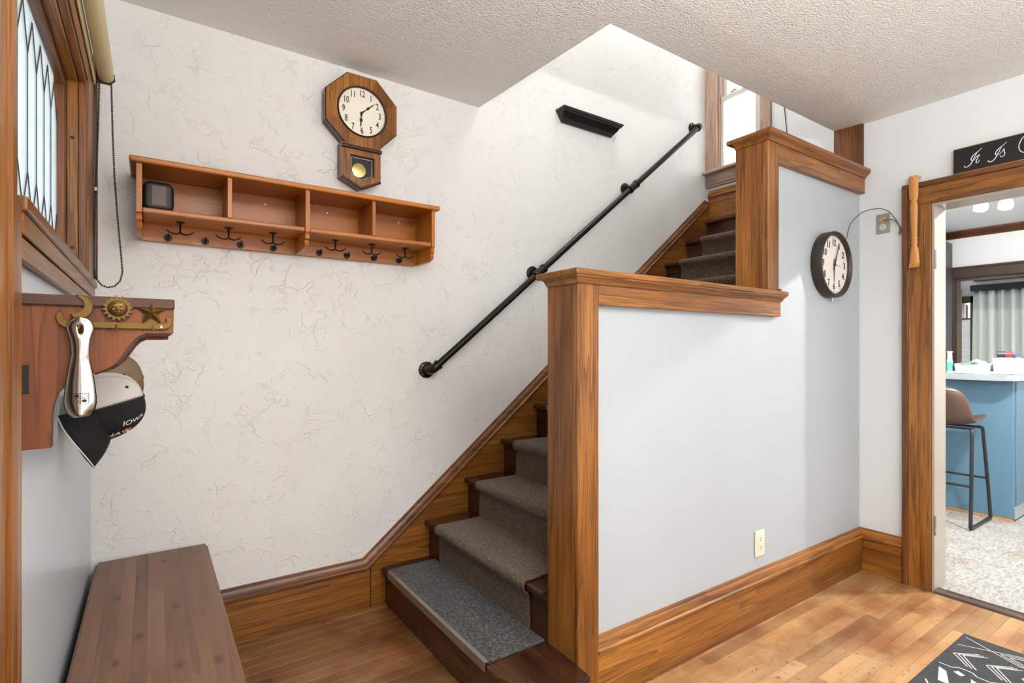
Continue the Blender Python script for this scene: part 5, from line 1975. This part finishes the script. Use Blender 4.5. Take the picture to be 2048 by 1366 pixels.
lathe('cap', [(0.014, 0), (0.018, 0.004), (0.016, 0.022), (0, 0.026)], (5.56, 1.190, CT + 0.124), (-0.2, 0.2, 1), M['blue'], bp, 16)
tag(lathe('blue_lid', [(0, 0), (0.024, 0), (0.024, 0.010), (0, 0.012)], (5.66, 1.145, CT + 0.118), (0, 0, 1), M['blue'], None, 20), 'round blue lid on the taller bin at the right', 'lid')

# kitchen ceiling lights: two small track heads in view and the dome lamp near the doorway
for i, (lx_, ly_) in enumerate(((5.95, 1.50), (6.05, 1.36))):
    t = thing('spot_light', 'white ceiling spot, %s of the pair through the doorway' % ('left' if i == 0 else 'right'), 'light', (lx_, ly_, 2.6), 'kitchen ceiling spots')
    tube('stem', [(lx_, ly_, 2.60), (lx_, ly_, 2.55)], 0.008, M['white'], t, 8)
    lathe('head', [(0.02, 0.0), (0.045, 0.01), (0.055, 0.05), (0.052, 0.075), (0.0, 0.075)], (lx_ + 0.01, ly_, 2.56), (-0.35, 0.0, -1), M['white'], t, 20)
    lathe('bulb', [(0.045, 0.0765), (0.03, 0.085), (0, 0.088)], (lx_ + 0.01, ly_, 2.56), (-0.35, 0.0, -1), M['lampglass'], t, 20)


def dome_lamp(label, loc, power, col, r=0.16, soft=0.06):
    x_, y_, z_ = loc
    t = thing('ceiling_lamp', label, 'lamp', loc)
    lathe('base', [(0, 0), (r * 0.7, 0), (r * 0.7, 0.02), (0, 0.02)], loc, (0, 0, -1), M['white'], t, 24)
    lathe('bulb', [(0.02, 0.02), (0.02, 0.04), (0.032, 0.06), (0.034, 0.075), (0.02, 0.095), (0, 0.1)], loc, (0, 0, -1), M['lampglass'], t, 16)
    d = bpy.data.lights.new('lamp_light', 'POINT')
    d.energy = power
    d.color = col
    d.shadow_soft_size = soft
    o = bpy.data.objects.new('lamp_light', d)
    COL.objects.link(o)
    o.location = (x_, y_, z_ - 0.17)
    adopt(o, t)


dome_lamp('bare bulb ceiling lamp just inside the room through the doorway', (4.42, 0.44, 2.60), 145, (1.0, 0.97, 0.92), soft=0.025)
dome_lamp('added fill bulb, unseen above the stairwell', (2.3, 2.05, TOP), 32, (1.0, 0.98, 0.95), soft=0.12)  # unseen lamp added to brighten the stairwell
# added fill uplighter behind the viewer, brightening the ceiling
fl = thing('fill_uplighter', 'white fill uplighter added unseen behind the viewer', 'lamp', (0.6, -0.65, 0))
lathe('base', [(0, 0.0), (0.14, 0.0), (0.14, 0.012), (0.02, 0.03), (0, 0.03)], (0.6, -0.65, 0.0005), (0, 0, 1), M['white'], fl, 24)
tube('pole', [(0.6, -0.65, 0.03), (0.6, -0.65, 1.62)], 0.012, M['white'], fl, 10)
lathe('shade', [(0.02, 1.60), (0.09, 1.64), (0.17, 1.72), (0.20, 1.80), (0.196, 1.80), (0.166, 1.726), (0.088, 1.648), (0, 1.63)], (0.6, -0.65, 0), (0, 0, 1), M['white'], fl, 32)
_d = bpy.data.lights.new('uplight', 'AREA')
_d.shape = 'DISK'
_d.size = 0.30
_d.energy = 108
_d.color = (1.0, 0.985, 0.96)
_o = bpy.data.objects.new('uplight', _d)
COL.objects.link(_o)
_o.location = (0.6, -0.65, 1.785)
_o.rotation_euler = (PI, 0, 0)
adopt(_o, fl)
